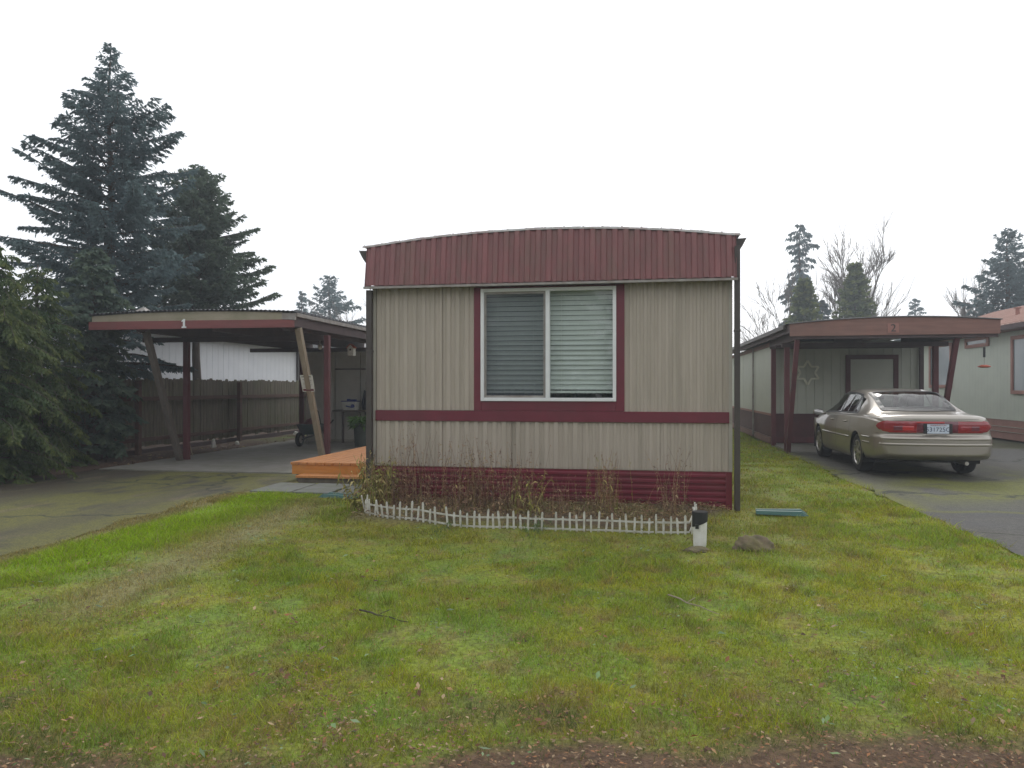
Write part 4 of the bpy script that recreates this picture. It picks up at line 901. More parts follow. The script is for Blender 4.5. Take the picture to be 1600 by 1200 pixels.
def ctrl(i):
    w, zs, zt, g, zb, wg, wr = Wd[i], Zs[i], Zt[i], Gg[i], Zb[i], Wg[i], Wr[i]
    deck = [(.90*w, zs+(zt-zs)*.42), (.78*w, zs+(zt-zs)*.74), (.45*w, zs+(zt-zs)*.96)]
    house = [(wg, zs+.018), (wr+.02, zt-.075), (.75*wr, zt-.014)]
    mid = [tuple(np.array(a)*(1-g)+np.array(b)*g) for a, b in zip(deck, house)]
    return [(0, zb), (.70*w, zb), (.93*w, zb+.02), (.985*w, zb+.13), (.995*w, .56), (1.0*w, .68), (.985*w, .80), (.955*w, zs-.02), (.925*w, zs+.002*1)]+mid+[(0, zt)]
def cr(P, n=7):
    P = np.array(P); Q = np.vstack([2*P[0]-P[1], P, 2*P[-1]-P[-2]]); out = []
    for i in range(1, len(Q)-2):
        a, b, c, d = Q[i-1], Q[i], Q[i+1], Q[i+2]; last = i == len(Q)-3
        for t in np.linspace(0, 1, n, endpoint=False):
            # centripetal-ish: damp tangents
            m1 = (c-a)*.36; m2 = (d-b)*.36; out.append((2*t**3-3*t*t+1)*b+(t**3-2*t*t+t)*m1+(-2*t**3+3*t*t)*c+(t**3-t*t)*m2)
    out.append(P[-1]); return np.array(out)
prof = np.array([cr(ctrl(i)) for i in range(NS)])          # NS x NP x 2 (x,z)
NP = prof.shape[1]
def warp(x, y, z):
    """round the tail and nose in plan; the bumper stands proud below z .68"""
    ax = np.abs(x)/.92
    r = np.clip(1-y/1.1, 0, 1); y = y+.20*ax**3.2*r+.0*ax+r*(.06*ss(.64, .70, z)*ss(1.3, .5, y)+.05*ss(.38, .28, z)+.05*ss(.9, 1.02, z)*0)
    f = np.clip((y-3.9)/1.05, 0, 1); y = y-.35*ax**2.6*f
    return np.stack([x, y, z], -1)
X = prof[..., 0]; Z = prof[..., 1]; Yg = np.repeat(ys[:, None], NP, 1)
full = np.concatenate([np.stack([X, Yg, Z], -1), np.stack([-X, Yg, Z], -1)[:, ::-1][:, 1:-1]], 1)
NF = full.shape[1]
VV = full.reshape(-1, 3).copy(); base_xyz = VV.copy()
RA, FA, RW = 1.12, 3.89, .375
# wheel arch holes (side view circle), edges snapped to the circle
def circ(y, z):
    d = np.minimum(np.hypot(y-RA, z-.325), np.hypot(y-FA, z-.325)); return d
ar = (np.abs(VV[:, 0]) > .55)
d = circ(VV[:, 1], VV[:, 2]); inside = ar & (d < RW)
idx = np.arange(NS*NF).reshape(NS, NF); nx = np.roll(idx, -1, 1)
FF = np.stack([idx[:-1], nx[:-1], nx[1:], idx[1:]], -1).reshape(-1, 4)
allin = inside[FF].all(1)
# window holes: rear, windscreen, sides (slightly smaller than the panes)
fc = VV[FF].mean(1); gi = np.interp(fc[:, 1], ys, Gg); zt_ = np.interp(fc[:, 1], ys, Zt); zs_ = np.interp(fc[:, 1], ys, Zs); wr_ = np.interp(fc[:, 1], ys, Wr)
def sideband(y):      # lower and upper glass heights as fractions
    return np.interp(y, ys, Zs)+.045, np.interp(y, ys, Zt)-.085
ax = np.abs(fc[:, 0])
pmid = (FF % NF).min(1)
top_part = (fc[:, 2] > zs_+.03)
def inband(y, y0, y1): return (y > y0) & (y < y1)
lo, hi = sideband(fc[:, 1])
sidehole = (ax > wr_*.98) & inband(fc[:, 1], 1.45, 3.46) & (fc[:, 2] > lo+.015) & (fc[:, 2] < hi-.015)
rearhole = (ax < wr_*.86) & inband(fc[:, 1], .86, 1.56) & top_part & (fc[:, 2] > zs_+.06)
fronthole = (ax < wr_*.86) & inband(fc[:, 1], 2.98, 3.62) & top_part & (fc[:, 2] > zs_+.05)
keep = ~(allin | sidehole | rearhole | fronthole)
mv = inside.copy()
for cy in (RA, FA):
    dd = np.hypot(VV[:, 1]-cy, VV[:, 2]-.325); m_ = mv & (dd < RW) & (dd > 1e-4)
    lo_ = m_ & (VV[:, 2] < .40); hi_ = m_ & ~lo_; sg_ = np.where(VV[:, 1] > cy, 1., -1.)
    VV[lo_, 1] = cy+sg_[lo_]*np.sqrt(np.maximum(0, RW**2-(VV[lo_, 2]-.325)**2))
    VV[hi_, 1] = cy+(VV[hi_, 1]-cy)*RW/dd[hi_]; VV[hi_, 2] = .325+(VV[hi_, 2]-.325)*RW/dd[hi_]
VV = warp(VV[:, 0], VV[:, 1], VV[:, 2])
# tail and nose caps: shrink rings
def capring(i0, s):
    out = []; nr = 14; r0 = full[i0]; cz = (r0[:, 2].min()+r0[:, 2].max())/2
    for k in range(nr+1):
        t = 1-k/nr*.999; p = r0.copy(); p[:, 0] *= t; p[:, 2] = cz+(p[:, 2]-cz)*t; out.append(warp(p[:, 0], p[:, 1], p[:, 2]))
    return np.array(out)
capV = []; capF = []; off = len(VV)
for i0, rev in ((0, False), (NS-1, True)):
    C_ = capring(i0, 0); n_, k_ = C_.shape[:2]; ii = np.arange(n_*k_).reshape(n_, k_)+off; nn = np.roll(ii, -1, 1)
    q = np.stack([ii[:-1], nn[:-1], nn[1:], ii[1:]], -1).reshape(-1, 4)
    capF.append(q if rev else q[:, ::-1]); capV.append(C_.reshape(-1, 3)); off += n_*k_
body = npmesh('body', np.concatenate([VV]+capV), np.concatenate([FF[keep]]+capF), M['paint'], car, smooth=True)
import bmesh
bm = bmesh.new(); bm.from_mesh(body.data); bmesh.ops.remove_doubles(bm, verts=bm.verts, dist=.0004); bmesh.ops.recalc_face_normals(bm, faces=bm.faces)
bmesh.ops.delete(bm, geom=[v for v in bm.verts if not v.link_faces], context='VERTS')
bm.to_mesh(body.data); bm.free(); body.data.polygons.foreach_set('use_smooth', [True]*len(body.data.polygons))
# point on the skin
def skin(y, z, side=1, out=0.0):
    i = int(np.clip(round(y/.02), 0, NS-1)); p = prof[i]; zz = p[14:, 1]; xx = p[14:, 0]; o = np.argsort(zz)
    x = float(np.interp(z, zz[o], xx[o])); v = warp(np.array(side*(x+out)), np.array(y), np.array(z)); return Vector(v)
def skin_top(y, u, out=0.0):
    """u = fraction of rail half width across the roof side"""
    i = int(np.clip(round(y/.02), 0, NS-1)); p = prof[i]; xx = p[40:, 0]; zz = p[40:, 1]; x = abs(u)*Wr[i]; o = np.argsort(xx)
    z = float(np.interp(x, xx[o], zz[o])); v = warp(np.array(math.copysign(x, u)), np.array(y), np.array(z+out)); return Vector(v)
def patch(P, name, m, parent, border=None):
    mb = MB(); mb.grid(P); return mb.build(name, m, parent, smooth=True)
def side_pane(name, ya, yb, lofn, hifn, side, o, m, parent, ny=24, nz=8):
    P = []
    for k in range(ny+1):
        y = ya+(yb-ya)*k/ny; a, b = lofn(y), max(lofn(y)+.004, hifn(y)); P.append([skin(y, a+(b-a)*j/nz, side, o) for j in range(nz+1)])
    return patch(P, name, m, parent)
zs_f = lambda y: float(np.interp(y, ys, Zs)); zt_f = lambda y: float(np.interp(y, ys, Zt))
def hi_f(y):      # arc of the side glass: pointed at the rear and at the windscreen base
    h = zt_f(y)-.072
    h = min(h, zs_f(y)+.05+(y-1.38)*1.15) ; h = min(h, zs_f(y)+.03+(3.62-y)*.62); return h
lo_f = lambda y: zs_f(y)+.032
for side in (-1, 1):
    for (ya, yb, nm) in ((1.42, 1.66, 'quarter_window'), (1.70, 2.40, 'rear_door_window'), (2.46, 3.50, 'front_door_window')):
        side_pane(nm, ya, yb, lambda y: lo_f(y)+.018, lambda y: hi_f(y)-.018, side, .006, CGL, car)
    # black surround: ring plus pillars
    for (ya, yb, f0, f1) in ((1.39, 3.56, lambda y: lo_f(y)-.004, lambda y: lo_f(y)+.020), (1.39, 3.56, lambda y: hi_f(y)-.020, lambda y: hi_f(y)+.004), (1.655, 1.705, lo_f, hi_f), (2.395, 2.465, lo_f, hi_f)):
        side_pane('window_seal', ya, yb, f0, f1, side, .0075, M['seal'], car, 30, 3)
def top_pane(name, y0, y1, u0, u1, o, m, parent, n=14, k=20, bow=0):
    P = [[skin_top(y0+(y1-y0)*i/n-bow*(1-(abs(u)/u1)**2)*(1-i/n), u, o) for u in [u0+(u1-u0)*j/k for j in range(k+1)]] for i in range(n+1)]
    return patch(P, name, m, parent)
top_pane('rear_window', .86, 1.58, -.93, .93, .009, CGL, car, bow=.10)
for a, b, c, d_ in ((.80, .90, -.95, .95), (1.54, 1.60, -.95, .95), (.82, 1.6, -.97, -.86), (.82, 1.6, .86, .97)): top_pane('rear_window_seal', a, b, c, d_, .011, M['seal'], car, bow=.10 if a == .80 else 0)
top_pane('windscreen', 2.96, 3.66, -.95, .95, .008, CGL, car)
for a, b, c, d_ in ((2.94, 3.0, -.97, .97), (3.60, 3.70, -.97, .97)): top_pane('windscreen_seal', a, b, c, d_, .010, M['seal'], car)
# interior
MB().box(-.80, .80, .70, 3.9, .30, .50).box(-.74, .74, 3.25, 3.9, .50, .92).box(-.78, -.72, .9, 3.7, .5, .93).box(.72, .78, .9, 3.7, .5, .93).build('cabin', M['seal'], car)
M['glare_cloth'] = mat('glare_shelf_cloth', (.62, .64, .64), (.5, .52, .53), 6, .7)  # pale shelf colour stands in for the bright reflection in the rear window
MB().box(-.66, .66, .72, 1.20, .93, .955).build('parcel_shelf', M['glare_cloth'], car)
mb = MB(); mb.beam((0, 1.35, .50), (0, 1.18, 1.02), 1.3, .16, (1, 0, 0)); mb.box(-.62, .62, 1.35, 1.85, .50, .62)
mb.build('rear_seat', M['seat'], car, bevel=.03)
for x in (-.38, .38):
    mb = MB(); mb.beam((x, 2.42, .5), (x, 2.22, 1.08), .48, .14, (1, 0, 0)); mb.box(x-.24, x+.24, 2.45, 2.95, .5, .64); mb.box(x-.12, x+.12, 2.12, 2.22, 1.11, 1.27)
    mb.build('front_seat', M['seat'], car, bevel=.03)
MB().box(-.12, .12, 3.0, 3.02, 1.22, 1.28).build('rear_view_mirror', M['seal'], car)
sw_ = MB(); sw_.tube([(-.38+.18*math.cos(t), 3.05+.06*math.sin(t), .93+.16*math.sin(t)) for t in np.linspace(0, 6.283, 22)], .014, 6, cap=False); sw_.build('steering_wheel', M['seal'], car)
# underside and arch liners
ul = MB(); ul.box(-.70, .70, .75, 4.6, .20, .31)
for cy in (RA, FA):
    for s in (-1, 1):
        n = 24; vs = []
        for x in (.50, .905):
            for k in range(n+1):
                t = math.pi*(-.12)+math.pi*1.24*k/n; vs.append((s*x, cy+(RW-.002)*math.cos(t), .325+(RW-.002)*math.sin(t)))
        ul.add(vs, [(k, k+1, n+2+k, n+1+k) for k in range(n)]+[tuple(range(n+1))])
ul.build('underbody', M['seal'], car)
# wheels
def wheel(x, cy, s):
    t = MB(); t.lathe([(.205, s*-.10), (.30, s*-.105), (.322, s*-.08), (.328, s*-.03), (.328, s*.06), (.315, s*.095), (.295, s*.105), (.205, s*.10)], (x, cy, .328), 'x', 48)
    w = t.build('wheel', M['rubber'], car, smooth=True)
    r = MB(); r.lathe([(.21, s*.10), (.20, s*.085), (.19, s*.03), (.05, s*.02), (0, s*.02)], (x, cy, .328), 'x', 40); r.build('rim', M['seal'], w, smooth=False)
    sp = MB(); sp.lathe([(.213, s*.085), (.213, s*.103), (.20, s*.106), (.192, s*.085)], (x, cy, .328), 'x', 40); sp.lathe([(.055, s*.05), (.052, s*.098), (.04, s*.104), (0, s*.106)], (x, cy, .328), 'x', 24)
    for k in range(7):
        a = 2*math.pi*k/7+.3; d0 = Vector((0, math.cos(a), math.sin(a))); b = Vector((0, -math.sin(a), math.cos(a)))
        p0 = Vector((x, cy, .328))+d0*.035; p1 = Vector((x, cy, .328))+d0*.198
        vs = []
        for p, hw in ((p0, .030), (Vector((x, cy, .328))+d0*.11, .024), (p1, .046)):
            for q in (-1, 1):
                for xx in (.06, .096): vs.append(p+b*hw*q+Vector((s*xx, 0, 0)))
        f = []
        for j in (0, 4): f += [(j+1, j+3, j+7, j+5), (j, j+4, j+6, j+2), (j, j+1, j+5, j+4), (j+2, j+6, j+7, j+3)]
        sp.add(vs, f)
    sp.build('spokes', M['chrome'], w)
for x, s in ((-.79, -1), (.79, 1)):
    wheel(x, RA, s); wheel(x, FA, s)
# tail light band
def rear_pt(x, z, o=0):
    w = float(Wd[0]); y = 0.0; y = 1.6*max(0, abs(x)-.74)**1.6; v = warp(np.array(x*1.0), np.array(y), np.array(z*1.0)); return Vector(v)-Vector((0, o, 0))+Vector((math.copysign(o*.9*min(1, (abs(x)/.85)**4), x), 0, 0))
def tail_patch(name, x0, x1, m, z0, z1, parent, o=.012, n=30, round_=0):
    P = []
    for k in range(n+1):
        x = x0+(x1-x0)*k/n; a, b = z0, z1
        if round_:
            e = (abs(x)-(.84-round_))/round_
            if e > 0: h = (z1-z0)/2*math.sqrt(max(.02, 1-e*e)); c = (z0+z1)/2+.008; a, b = c-h, c+h
        P.append([rear_pt(x, a+(b-a)*j/6, o*(.3 if j in (0, 6) else 1)) for j in range(7)])
    if x1 < x0: pass
    return patch(P[::1], name, m, parent)
tail_patch('tail_light', -.84, -.30, M['tail'], .728, .912, car, round_=.16)
tail_patch('tail_light', .30, .84, M['tail'], .728, .912, car, round_=.16)
tail_patch('centre_reflector', -.299, .299, M['tail_dk'], .73, .912, car, .011)
for x0, x1, mm in ((-.62, -.50, 'tail_dk'), (-.50, -.34, 'tail_hi'), (.50, .62, 'tail_dk'), (.34, .49, 'tail')): tail_patch('lens_segment', x0, x1, M[mm], .75, .845, car, .0145, 8)
tail_patch('upper_lens', -.30, .10, M['tail_hi'], .875, .905, car, .014, 10)
pr = MB(); pr.grid([[rear_pt(x, z, .016) for z in (.722, .74, .8, .875)] for x in np.linspace(-.205, .215, 8)]); pr.build('plate_recess', M['seal'], car)
M['plate'] = mat('plate_blue_white', (.62, .68, .76), (.52, .60, .72), 14, .5)
pb = MB().box(-.158, .158, rear_pt(0, .78).y-.036, rear_pt(0, .78).y-.030, .722, .868).build('licence_plate', M['plate'], car)
yy = rear_pt(0, .78).y-.038; M['plate_ink'] = mat('plate_ink', (.03, .05, .11), None, 9, .6); M['plate_red'] = mat('plate_red', (.35, .08, .08), None, 9, .6)
t_ = text_part('plate_number', '531725G', .095, M['plate_ink'], (0, yy, .782), car, .001); t_.parent = pb
t_ = text_part('plate_heading', 'WASHINGTON', .034, M['plate_red'], (0, yy, .850), car, .001); t_.parent = pb
# bumper strips, side mouldings, seams
def band(name, zc, h, m, o, x1=.87, taper=True):
    P = []
    for k in range(41):
        x = -x1+2*x1*k/40; P.append([rear_pt(x, zc+h*j/4, o*(1-abs(j)/2.6)) for j in (-2, -1, 0, 1, 2)])
    return patch(P, name, m, car)
band('bumper_strip', .635, .030, M['paint'], .014, .80); band('bumper_lip', .545, .040, M['paint'], .014, .82)
band('bumper_seam', .715, .006, M['seal'], .006, .85); band('boot_seam', .948, .004, M['seal'], .005, .62)
for side in (-1, 1):
    for y0, y1, z, h, mm in ((.30, .70, .635, .028, 'paint'), (1.53, 2.38, .575, .034, 'paint'), (2.42, 3.48, .575, .034, 'paint'), (.30, .70, .545, .034, 'paint')):
        P = []
        for k in range(21):
            y = y0+(y1-y0)*k/20; P.append([skin(y, z+h*j/4, side, .014*(1-abs(j)/2.5)) for j in (-2, -1, 0, 1, 2)])
        patch(P, 'side_moulding', M[mm], car)
    for y, z0, z1, k_ in ((2.42, .26, .955, 0), (3.52, .26, .90, .1), (1.52, .62, .94, -.12)):
        mb = MB(); mb.grid([[skin(y+k_*(t-.5), z0+(z1-z0)*t, side, .0035), skin(y+.009+k_*(t-.5), z0+(z1-z0)*t, side, .0035)] for t in np.linspace(0, 1, 16)]) if False else mb.grid([[skin(y, z0+(z1-z0)*t, side, .0025)+Vector((0, dy, 0)) for dy in (0, .009)] for t in np.linspace(0, 1, 16)])
        mb.build('door_seam', M['seal'], car)
    for y in (1.72, 2.62):
        mb = MB(); mb.tube([skin(y, .835, side, .012), skin(y+.05, .838, side, .028), skin(y+.15, .838, side, .028), skin(y+.2, .835, side, .012)], .013, 8); mb.build('door_handle', M['paint'], car, smooth=True)
    mm_ = MB(); mx_ = side*1.035
    prof_ = [(-.10, -.02), (-.085, .035), (-.02, .062), (.06, .055), (.095, .02), (.095, -.035), (.03, -.062), (-.06, -.055)]
    rings = []
    for yo, sc in ((-.03, .94), (-.02, 1), (.02, 1), (.08, .8), (.115, .35)): rings.append([(mx_+u*sc*side, 3.30+yo, .955+v*sc) for u, v in prof_])
    vs = [p for r_ in rings for p in r_]; nn_ = 8
    mm_.add(vs, [(i*nn_+k, i*nn_+(k+1) % nn_, (i+1)*nn_+(k+1) % nn_, (i+1)*nn_+k) for i in range(4) for k in range(nn_)]+[tuple(range(32, 40))])
    mm_.beam((side*.90, 3.33, .925), (side*.97, 3.31, .935), .05, .03, (0, 1, 0))
    mo = mm_.build('wing_mirror', M['paint'], car, smooth=True)
    gm = MB(); gm.add([(mx_+u*.9*side, 3.274, .955+v*.9) for u, v in prof_], [tuple(range(8))]); gm.build('mirror_glass', M['mirror'] if 'mirror' in M else M.setdefault('mirror', mat('mirror', (.8, .8, .8), None, 5, .03, metal=1)), mo)
ex = MB().tube([(.45, .12, .25), (.45, .5, .25)], .03, 12); ex.build('exhaust', M['chrome'], car)
car.location = (4.60, 12.50, .012)

# ------------------------------------------------------------ trees
M['needle'] = mat('conifer_needles', (.10, .15, .125), (.07, .11, .092), 1.6, .7, attr='tint', c3=(.16, .20, .10), transl=.4, spec=.25)
M['needle_blue'] = mat('blue_green_needles', (.125, .185, .20), (.09, .14, .16), 1.4, .7, attr='tint', c3=(.17, .23, .20), transl=.5, spec=.25)  # needle tone lightened and blued to stand in for haze and flare
M['cedar'] = mat('cedar_spray', (.055, .105, .045), (.034, .07, .034), 1.6, .7, attr='tint', c3=(.25, .26, .06), transl=.3, spec=.25)
def conifer(name, label, x, y, h, rfun, n, seed, m, zmin=.3, leaf=(.13, .042), rise=.25, droop=.35, tipup=.0, extra=(), tw=14, group=None, tr=.12, hang=.25, twl=.42, jag=.35, cat='tree', gold=.35):
    rg = np.random.RandomState(seed); root = (x, y, 0)
    t = thing(name, label, cat, root, group)
    mb = MB(); tk = [(x+.04*math.sin(k*1.3)*(h/9), y, h*k/10) for k in range(11)]
    mb.tube(tk, [tr*(1-k/10.3)+.006 for k in range(11)], 8)
    L = []
    for i in range(n):
        f = ((i+rg.rand())/n)**.92; z = zmin+(h-zmin)*f*.985; az = i*2.39996+rg.rand()*.8
        L.append((z, az, max(.08, rfun(z/h)*(1-jag+jag*1.5*rg.rand()**1.2)), rise*(.7+.6*rg.rand())+.5*f**3, droop*(.6+.8*rg.rand()), tipup))
    for e in extra: L.append(e if len(e) == 6 else (*e, rise, droop, tipup))
    PV = []; TI = []
    for z0, az, ln, ri, dr_, tu in L:
        d = np.array((math.cos(az), math.sin(az), 0.)); q = np.array((-math.sin(az), math.cos(az), 0.)); c0 = np.array((x, y, z0))
        path = lambda s: c0+d*ln*s+np.array((0, 0, 1.))*(ri*ln*s-dr_*ln*s*s+tu*ln*s**3)+q*(.06*ln*math.sin(s*4+az))
        if ln > .45: mb.tube([path(s) for s in (0, .35, .7, .97)], [max(.006, .016*ln*(1-s*.8)) for s in (0, .35, .7, 1)], 4, cap=False)
        nt_ = max(5, int(tw*ln)); s_ = np.linspace(.10, 1, nt_)+rg.rand(nt_)*.04
        base = np.array([path(min(s, 1)) for s in s_]); fw = np.array([path(min(s+.05, 1.05))-path(s) for s in s_]); fw /= np.linalg.norm(fw, axis=1)[:, None]
        tl = np.minimum(twl, .5*ln+.06)*(1.05-.75*s_)*(.6+.7*rg.rand(nt_))
        for sd in (-1, 1):
            td = fw*.62+q*sd*.78+np.array((0, 0, -hang))*(.4+rg.rand(nt_))[:, None]+rg.randn(nt_, 3)*.12; td /= np.linalg.norm(td, axis=1)[:, None]
            k = max(3, int(round(float(tl.mean())/leaf[0]*2.6)))
            u = (np.arange(k)+.4)/k
            pos = base[:, None]+td[:, None]*(tl[:, None, None]*u[None, :, None])          # nt,k,3
            dd = td[:, None]+rg.randn(nt_, k, 3)*.38+np.array((0, 0, -hang*.5)); dd /= np.linalg.norm(dd, axis=2)[..., None]
            sv = np.cross(dd, rg.randn(nt_, k, 3)+np.array((0, 0, .9))); sv /= np.linalg.norm(sv, axis=2)[..., None]
            ll = leaf[0]*(.6+.8*rg.rand(nt_, k, 1)); ww = leaf[1]*(.6+.8*rg.rand(nt_, k, 1))
            PV.append(np.stack([pos-dd*ll*.2, pos+dd*ll*.45+sv*ww, pos+dd*ll*1.0, pos+dd*ll*.45-sv*ww], 2).reshape(-1, 3))
            ti = (gold*(s_[:, None]**2)*(.4+.9*rg.rand(nt_, k))+(.15*rg.rand()))
            TI.append(np.repeat(ti.ravel(), 4))
    V = np.concatenate(PV); F = np.arange(len(V)).reshape(-1, 4)
    mb.build('trunk', M['bark'], t, smooth=True); npmesh('crown', V, F, m, t, attr=np.clip(np.concatenate(TI), 0, 1))
    return t
def bare(name, label, x, y, h, seed, spread=.5, levels=5, tr=.16, lean=(0, 0), nb=3, m='bark_pale', group=None, r0=.0, stems=1, ratio=.72, minr=.008):
    rg = random.Random(seed); t = thing(name, label, 'tree', (x, y, 0), group); trunk = MB(); br = MB()
    def grow(p, d, L, r, lv, mbx):
        pts = [p]; q = Vector(p); dd = Vector(d)
        for k in range(3):
            dd = (dd+Vector((rg.gauss(0, .10), rg.gauss(0, .10), .05+rg.gauss(0, .06)))).normalized(); q = q+dd*L/3; pts.append(q.copy())
        mbx.tube(pts, [r, r*.88, r*.76, r*.62], 6 if r > .05 else 3, cap=False)
        if lv <= 0: return
        for k in range(nb+(1 if lv < 3 else 0)):
            bi = rg.choice((1, 2, 3)); a = rg.uniform(0, 6.283); s = rg.uniform(.5, 1.1)*spread
            n_ = dd.cross(Vector((math.cos(a), math.sin(a), .3))).normalized(); nd = (dd+n_*s).normalized()
            grow(pts[bi], nd, L*ratio*rg.uniform(.75, 1.15), max(minr, r*.58*rg.uniform(.8, 1.1)), lv-1, br)
    for s in range(stems):
        a = s*2.4; d0 = Vector((lean[0]+(.25*math.cos(a) if stems > 1 else 0), lean[1], 1)).normalized()
        grow(Vector((x+(.3*math.cos(a) if stems > 1 else 0), y, 0)), d0, h*.36, tr, levels, trunk)
    trunk.build('trunk', M[m], t, smooth=True); br.build('branches', M[m], t)
    return t
cos_, sin_ = math.cos(R(9.8)), math.sin(R(9.8))
# tall spruce behind the fence, wide low limbs, two long limbs on the left
rf = lambda f: np.interp(f, [0, .25, .33, .45, .6, .75, .85, .95, 1], [2.3, 2.35, 2.2, 1.95, 1.6, 1.15, .62, .16, .05])
sp = conifer('spruce_tree', 'tallest blue-green conifer with ragged pointed top behind the left carport', -11.5, 14.55, 9.05, lambda f: rf(f)*1.08, 165, 3, M['needle_blue'], 2.7, tw=22, rise=.30, droop=.20, tipup=.12, leaf=(.085, .02), jag=.5, hang=.5, gold=.25, tr=.16,
    extra=[(5.2, R(190), 1.95, .85, .0, -.1), (4.7, R(186), 2.75, .50, .0, -.05), (5.6, R(175), 1.6, .6, 0, 0), (7.3, R(10), 1.25, .2, 0, .1), (6.3, R(0), 1.6, .3, 0, .1), (5.4, R(12), 1.75, .25, 0, .1), (2.0, R(-14), 2.4, .0, .10, .05), (1.9, R(-30), 2.0, .0, .12, .05), (2.2, R(-5), 1.6, .05, .2, 0), (1.8, R(-45), 2.0, .1, .1, 0), (2.5, R(-35), 1.8, .0, .1, 0), (2.6, R(-65), 2.0, .0, .15, 0), (2.2, R(-75), 1.9, .0, .1, 0), (2.7, R(-15), 1.5, .0, .15, 0), (2.4, R(-95), 1.8, 0, .1, 0), (1.5, R(-60), 1.7, 0, .1, 0)])
rf2 = lambda f: np.interp(f, [0, .3, .5, .7, .85, .95, 1], [2.0, 2.0, 1.7, 1.25, .8, .38, .06])
conifer('spruce_tree', 'dense dark rounded conifer right of the tallest one, above the carport roof', -11.9, 18.4, 7.45, lambda f: rf2(f)*1.12, 200, 5, M['needle'], 3.0, tw=20, rise=.35, droop=.15, tipup=.1, leaf=(.09, .024), jag=.4, hang=.35, gold=.3, tr=.14)
# near drooping cedars at the left edge
rf3 = lambda f: np.interp(f, [0, .15, .4, .7, .9, 1], [.72, .95, .98, .74, .40, .1])
cd = dict(leaf=(.06, .013), rise=.12, droop=.5, hang=.75, tw=30, twl=.34, gold=.30, jag=.5, tr=.09)
conifer('cedar_tree', 'nearest bushy yellow-tipped cedar left of the driveway', -9.85, 9.85, 3.75, rf3, 150, 7, M['cedar'], .12, **cd)
conifer('cedar_tree', 'second bushy cedar tight behind the nearest one', -10.35, 11.3, 3.6, lambda f: rf3(f)*.9, 120, 8, M['cedar'], .2, **cd)
conifer('cedar_tree', 'slim cedar top rising at the left frame edge', -11.6, 10.2, 4.6, lambda f: rf3(f)*1.0, 110, 9, M['needle_blue'], .3, leaf=(.10, .03), rise=.3, droop=.25, hang=.3, tw=16, gold=.3)
conifer('cedar_tree', 'low cedar shrub at the bottom left beside the asphalt', -9.75, 8.9, 2.0, lambda f: rf3(f)*.72, 80, 10, M['cedar'], .05, **cd)
conifer('cedar_tree', 'dark cedar added as deep shade between the near cedars and the fence', -10.45, 12.75, 4.2, lambda f: rf3(f)*.75, 130, 12, M['needle'], .2, leaf=(.11, .032), rise=.2, droop=.35, hang=.4, tw=15, gold=.3)  # dark foliage put in to make the deep shade before the fence
def pos(px, t):
    k = (px-800)/1155; return (k*cos_-sin_)*t, (sin_*k+cos_)*t
def top(py, t): return 1.45+(606-py)/1155*t
far = dict(leaf=(.26, .065), tw=7, twl=1.0, hang=.5, gold=.25)
x, y = pos(515, 58); conifer('fir_tree', 'distant spreading fir just left of the home roof', x, y, top(430, 58), lambda f: np.interp(f, [0, .4, .7, .9, 1], [3.6, 3.2, 1.9, .8, .1]), 78, 21, M['needle_blue'], 2, rise=.25, droop=.3, tipup=.15, jag=.6, tr=.3, **far)
x, y = pos(472, 66); conifer('fir_tree', 'small narrow distant fir left of the spreading fir', x, y, top(453, 66), lambda f: np.interp(f, [0, .6, .8, 1], [2.2, 1.6, .7, .1]), 60, 22, M['needle_blue'], 2, rise=.2, droop=.3, jag=.5, tr=.25, **far)
x, y = pos(561, 48); bare('bare_tree', 'leafless tree just left of the home corner', x, y, top(425, 48), 31, .55, 5, .16, ratio=.74, minr=.012)
x, y = pos(500, 50); bare('bare_shrub', 'brown leafless thicket before the distant fir', x, y, 6.8, 32, .8, 5, .08, stems=3, ratio=.72, nb=3, minr=.016)
x, y = pos(545, 52); bare('bare_shrub', 'brown leafless thicket beside the home corner', x, y, 6.6, 33, .8, 5, .08, stems=3, ratio=.72, nb=3, minr=.016)
x, y = pos(1250, 60); conifer('fir_tree', 'tall narrow ragged fir left of the bare trees on the right', x, y, top(346, 60), lambda f: np.interp(f, [0, .35, .5, .62, .75, .9, 1], [2.2, 2.0, 1.3, 1.9, .9, 1.1, .25]), 95, 23, M['needle_blue'], 2, rise=.05, droop=.45, jag=.7, tr=.32, leaf=(.26, .07), tw=8, twl=.9, hang=1.0, gold=.2)
x, y = pos(1256, 45); conifer('cypress_tree', 'olive green conical tree in front of the ragged fir', x, y, top(438, 45), lambda f: np.interp(f, [0, .5, .8, 1], [1.4, 1.15, .65, .1]), 90, 24, M['cedar'], 1, rise=.5, droop=.1, jag=.25, leaf=(.30, .10), tw=6, twl=.8, hang=.1, gold=.45)
x, y = pos(1336, 46); conifer('cypress_tree', 'grey-green pyramid tree behind the number 2 carport', x, y, top(414, 46), lambda f: np.interp(f, [0, .45, .7, .85, 1], [1.95, 1.6, .9, .5, .12]), 110, 25, M['cedar'], 1, rise=.6, droop=.1, jag=.22, leaf=(.30, .10), tw=6, twl=.8, hang=.1, gold=.4)
x, y = pos(1304, 52); bare('bare_tree', 'tall leafless many-stemmed tree between the two pyramid trees', x, y, top(362, 52)*.94, 41, .40, 6, .34, (.10, 0), ratio=.80, minr=.017, nb=3)
x, y = pos(1226, 50); bare('bare_tree', 'thin leafless tree behind the ragged fir', x, y, top(400, 50), 42, .45, 5, .12, (-.05, 0), ratio=.76, minr=.014)
x, y = pos(1172, 38); bare('bare_tree', 'low leafless tree right of the home corner', x, y, 4.9, 43, .7, 5, .12, ratio=.74, minr=.012)
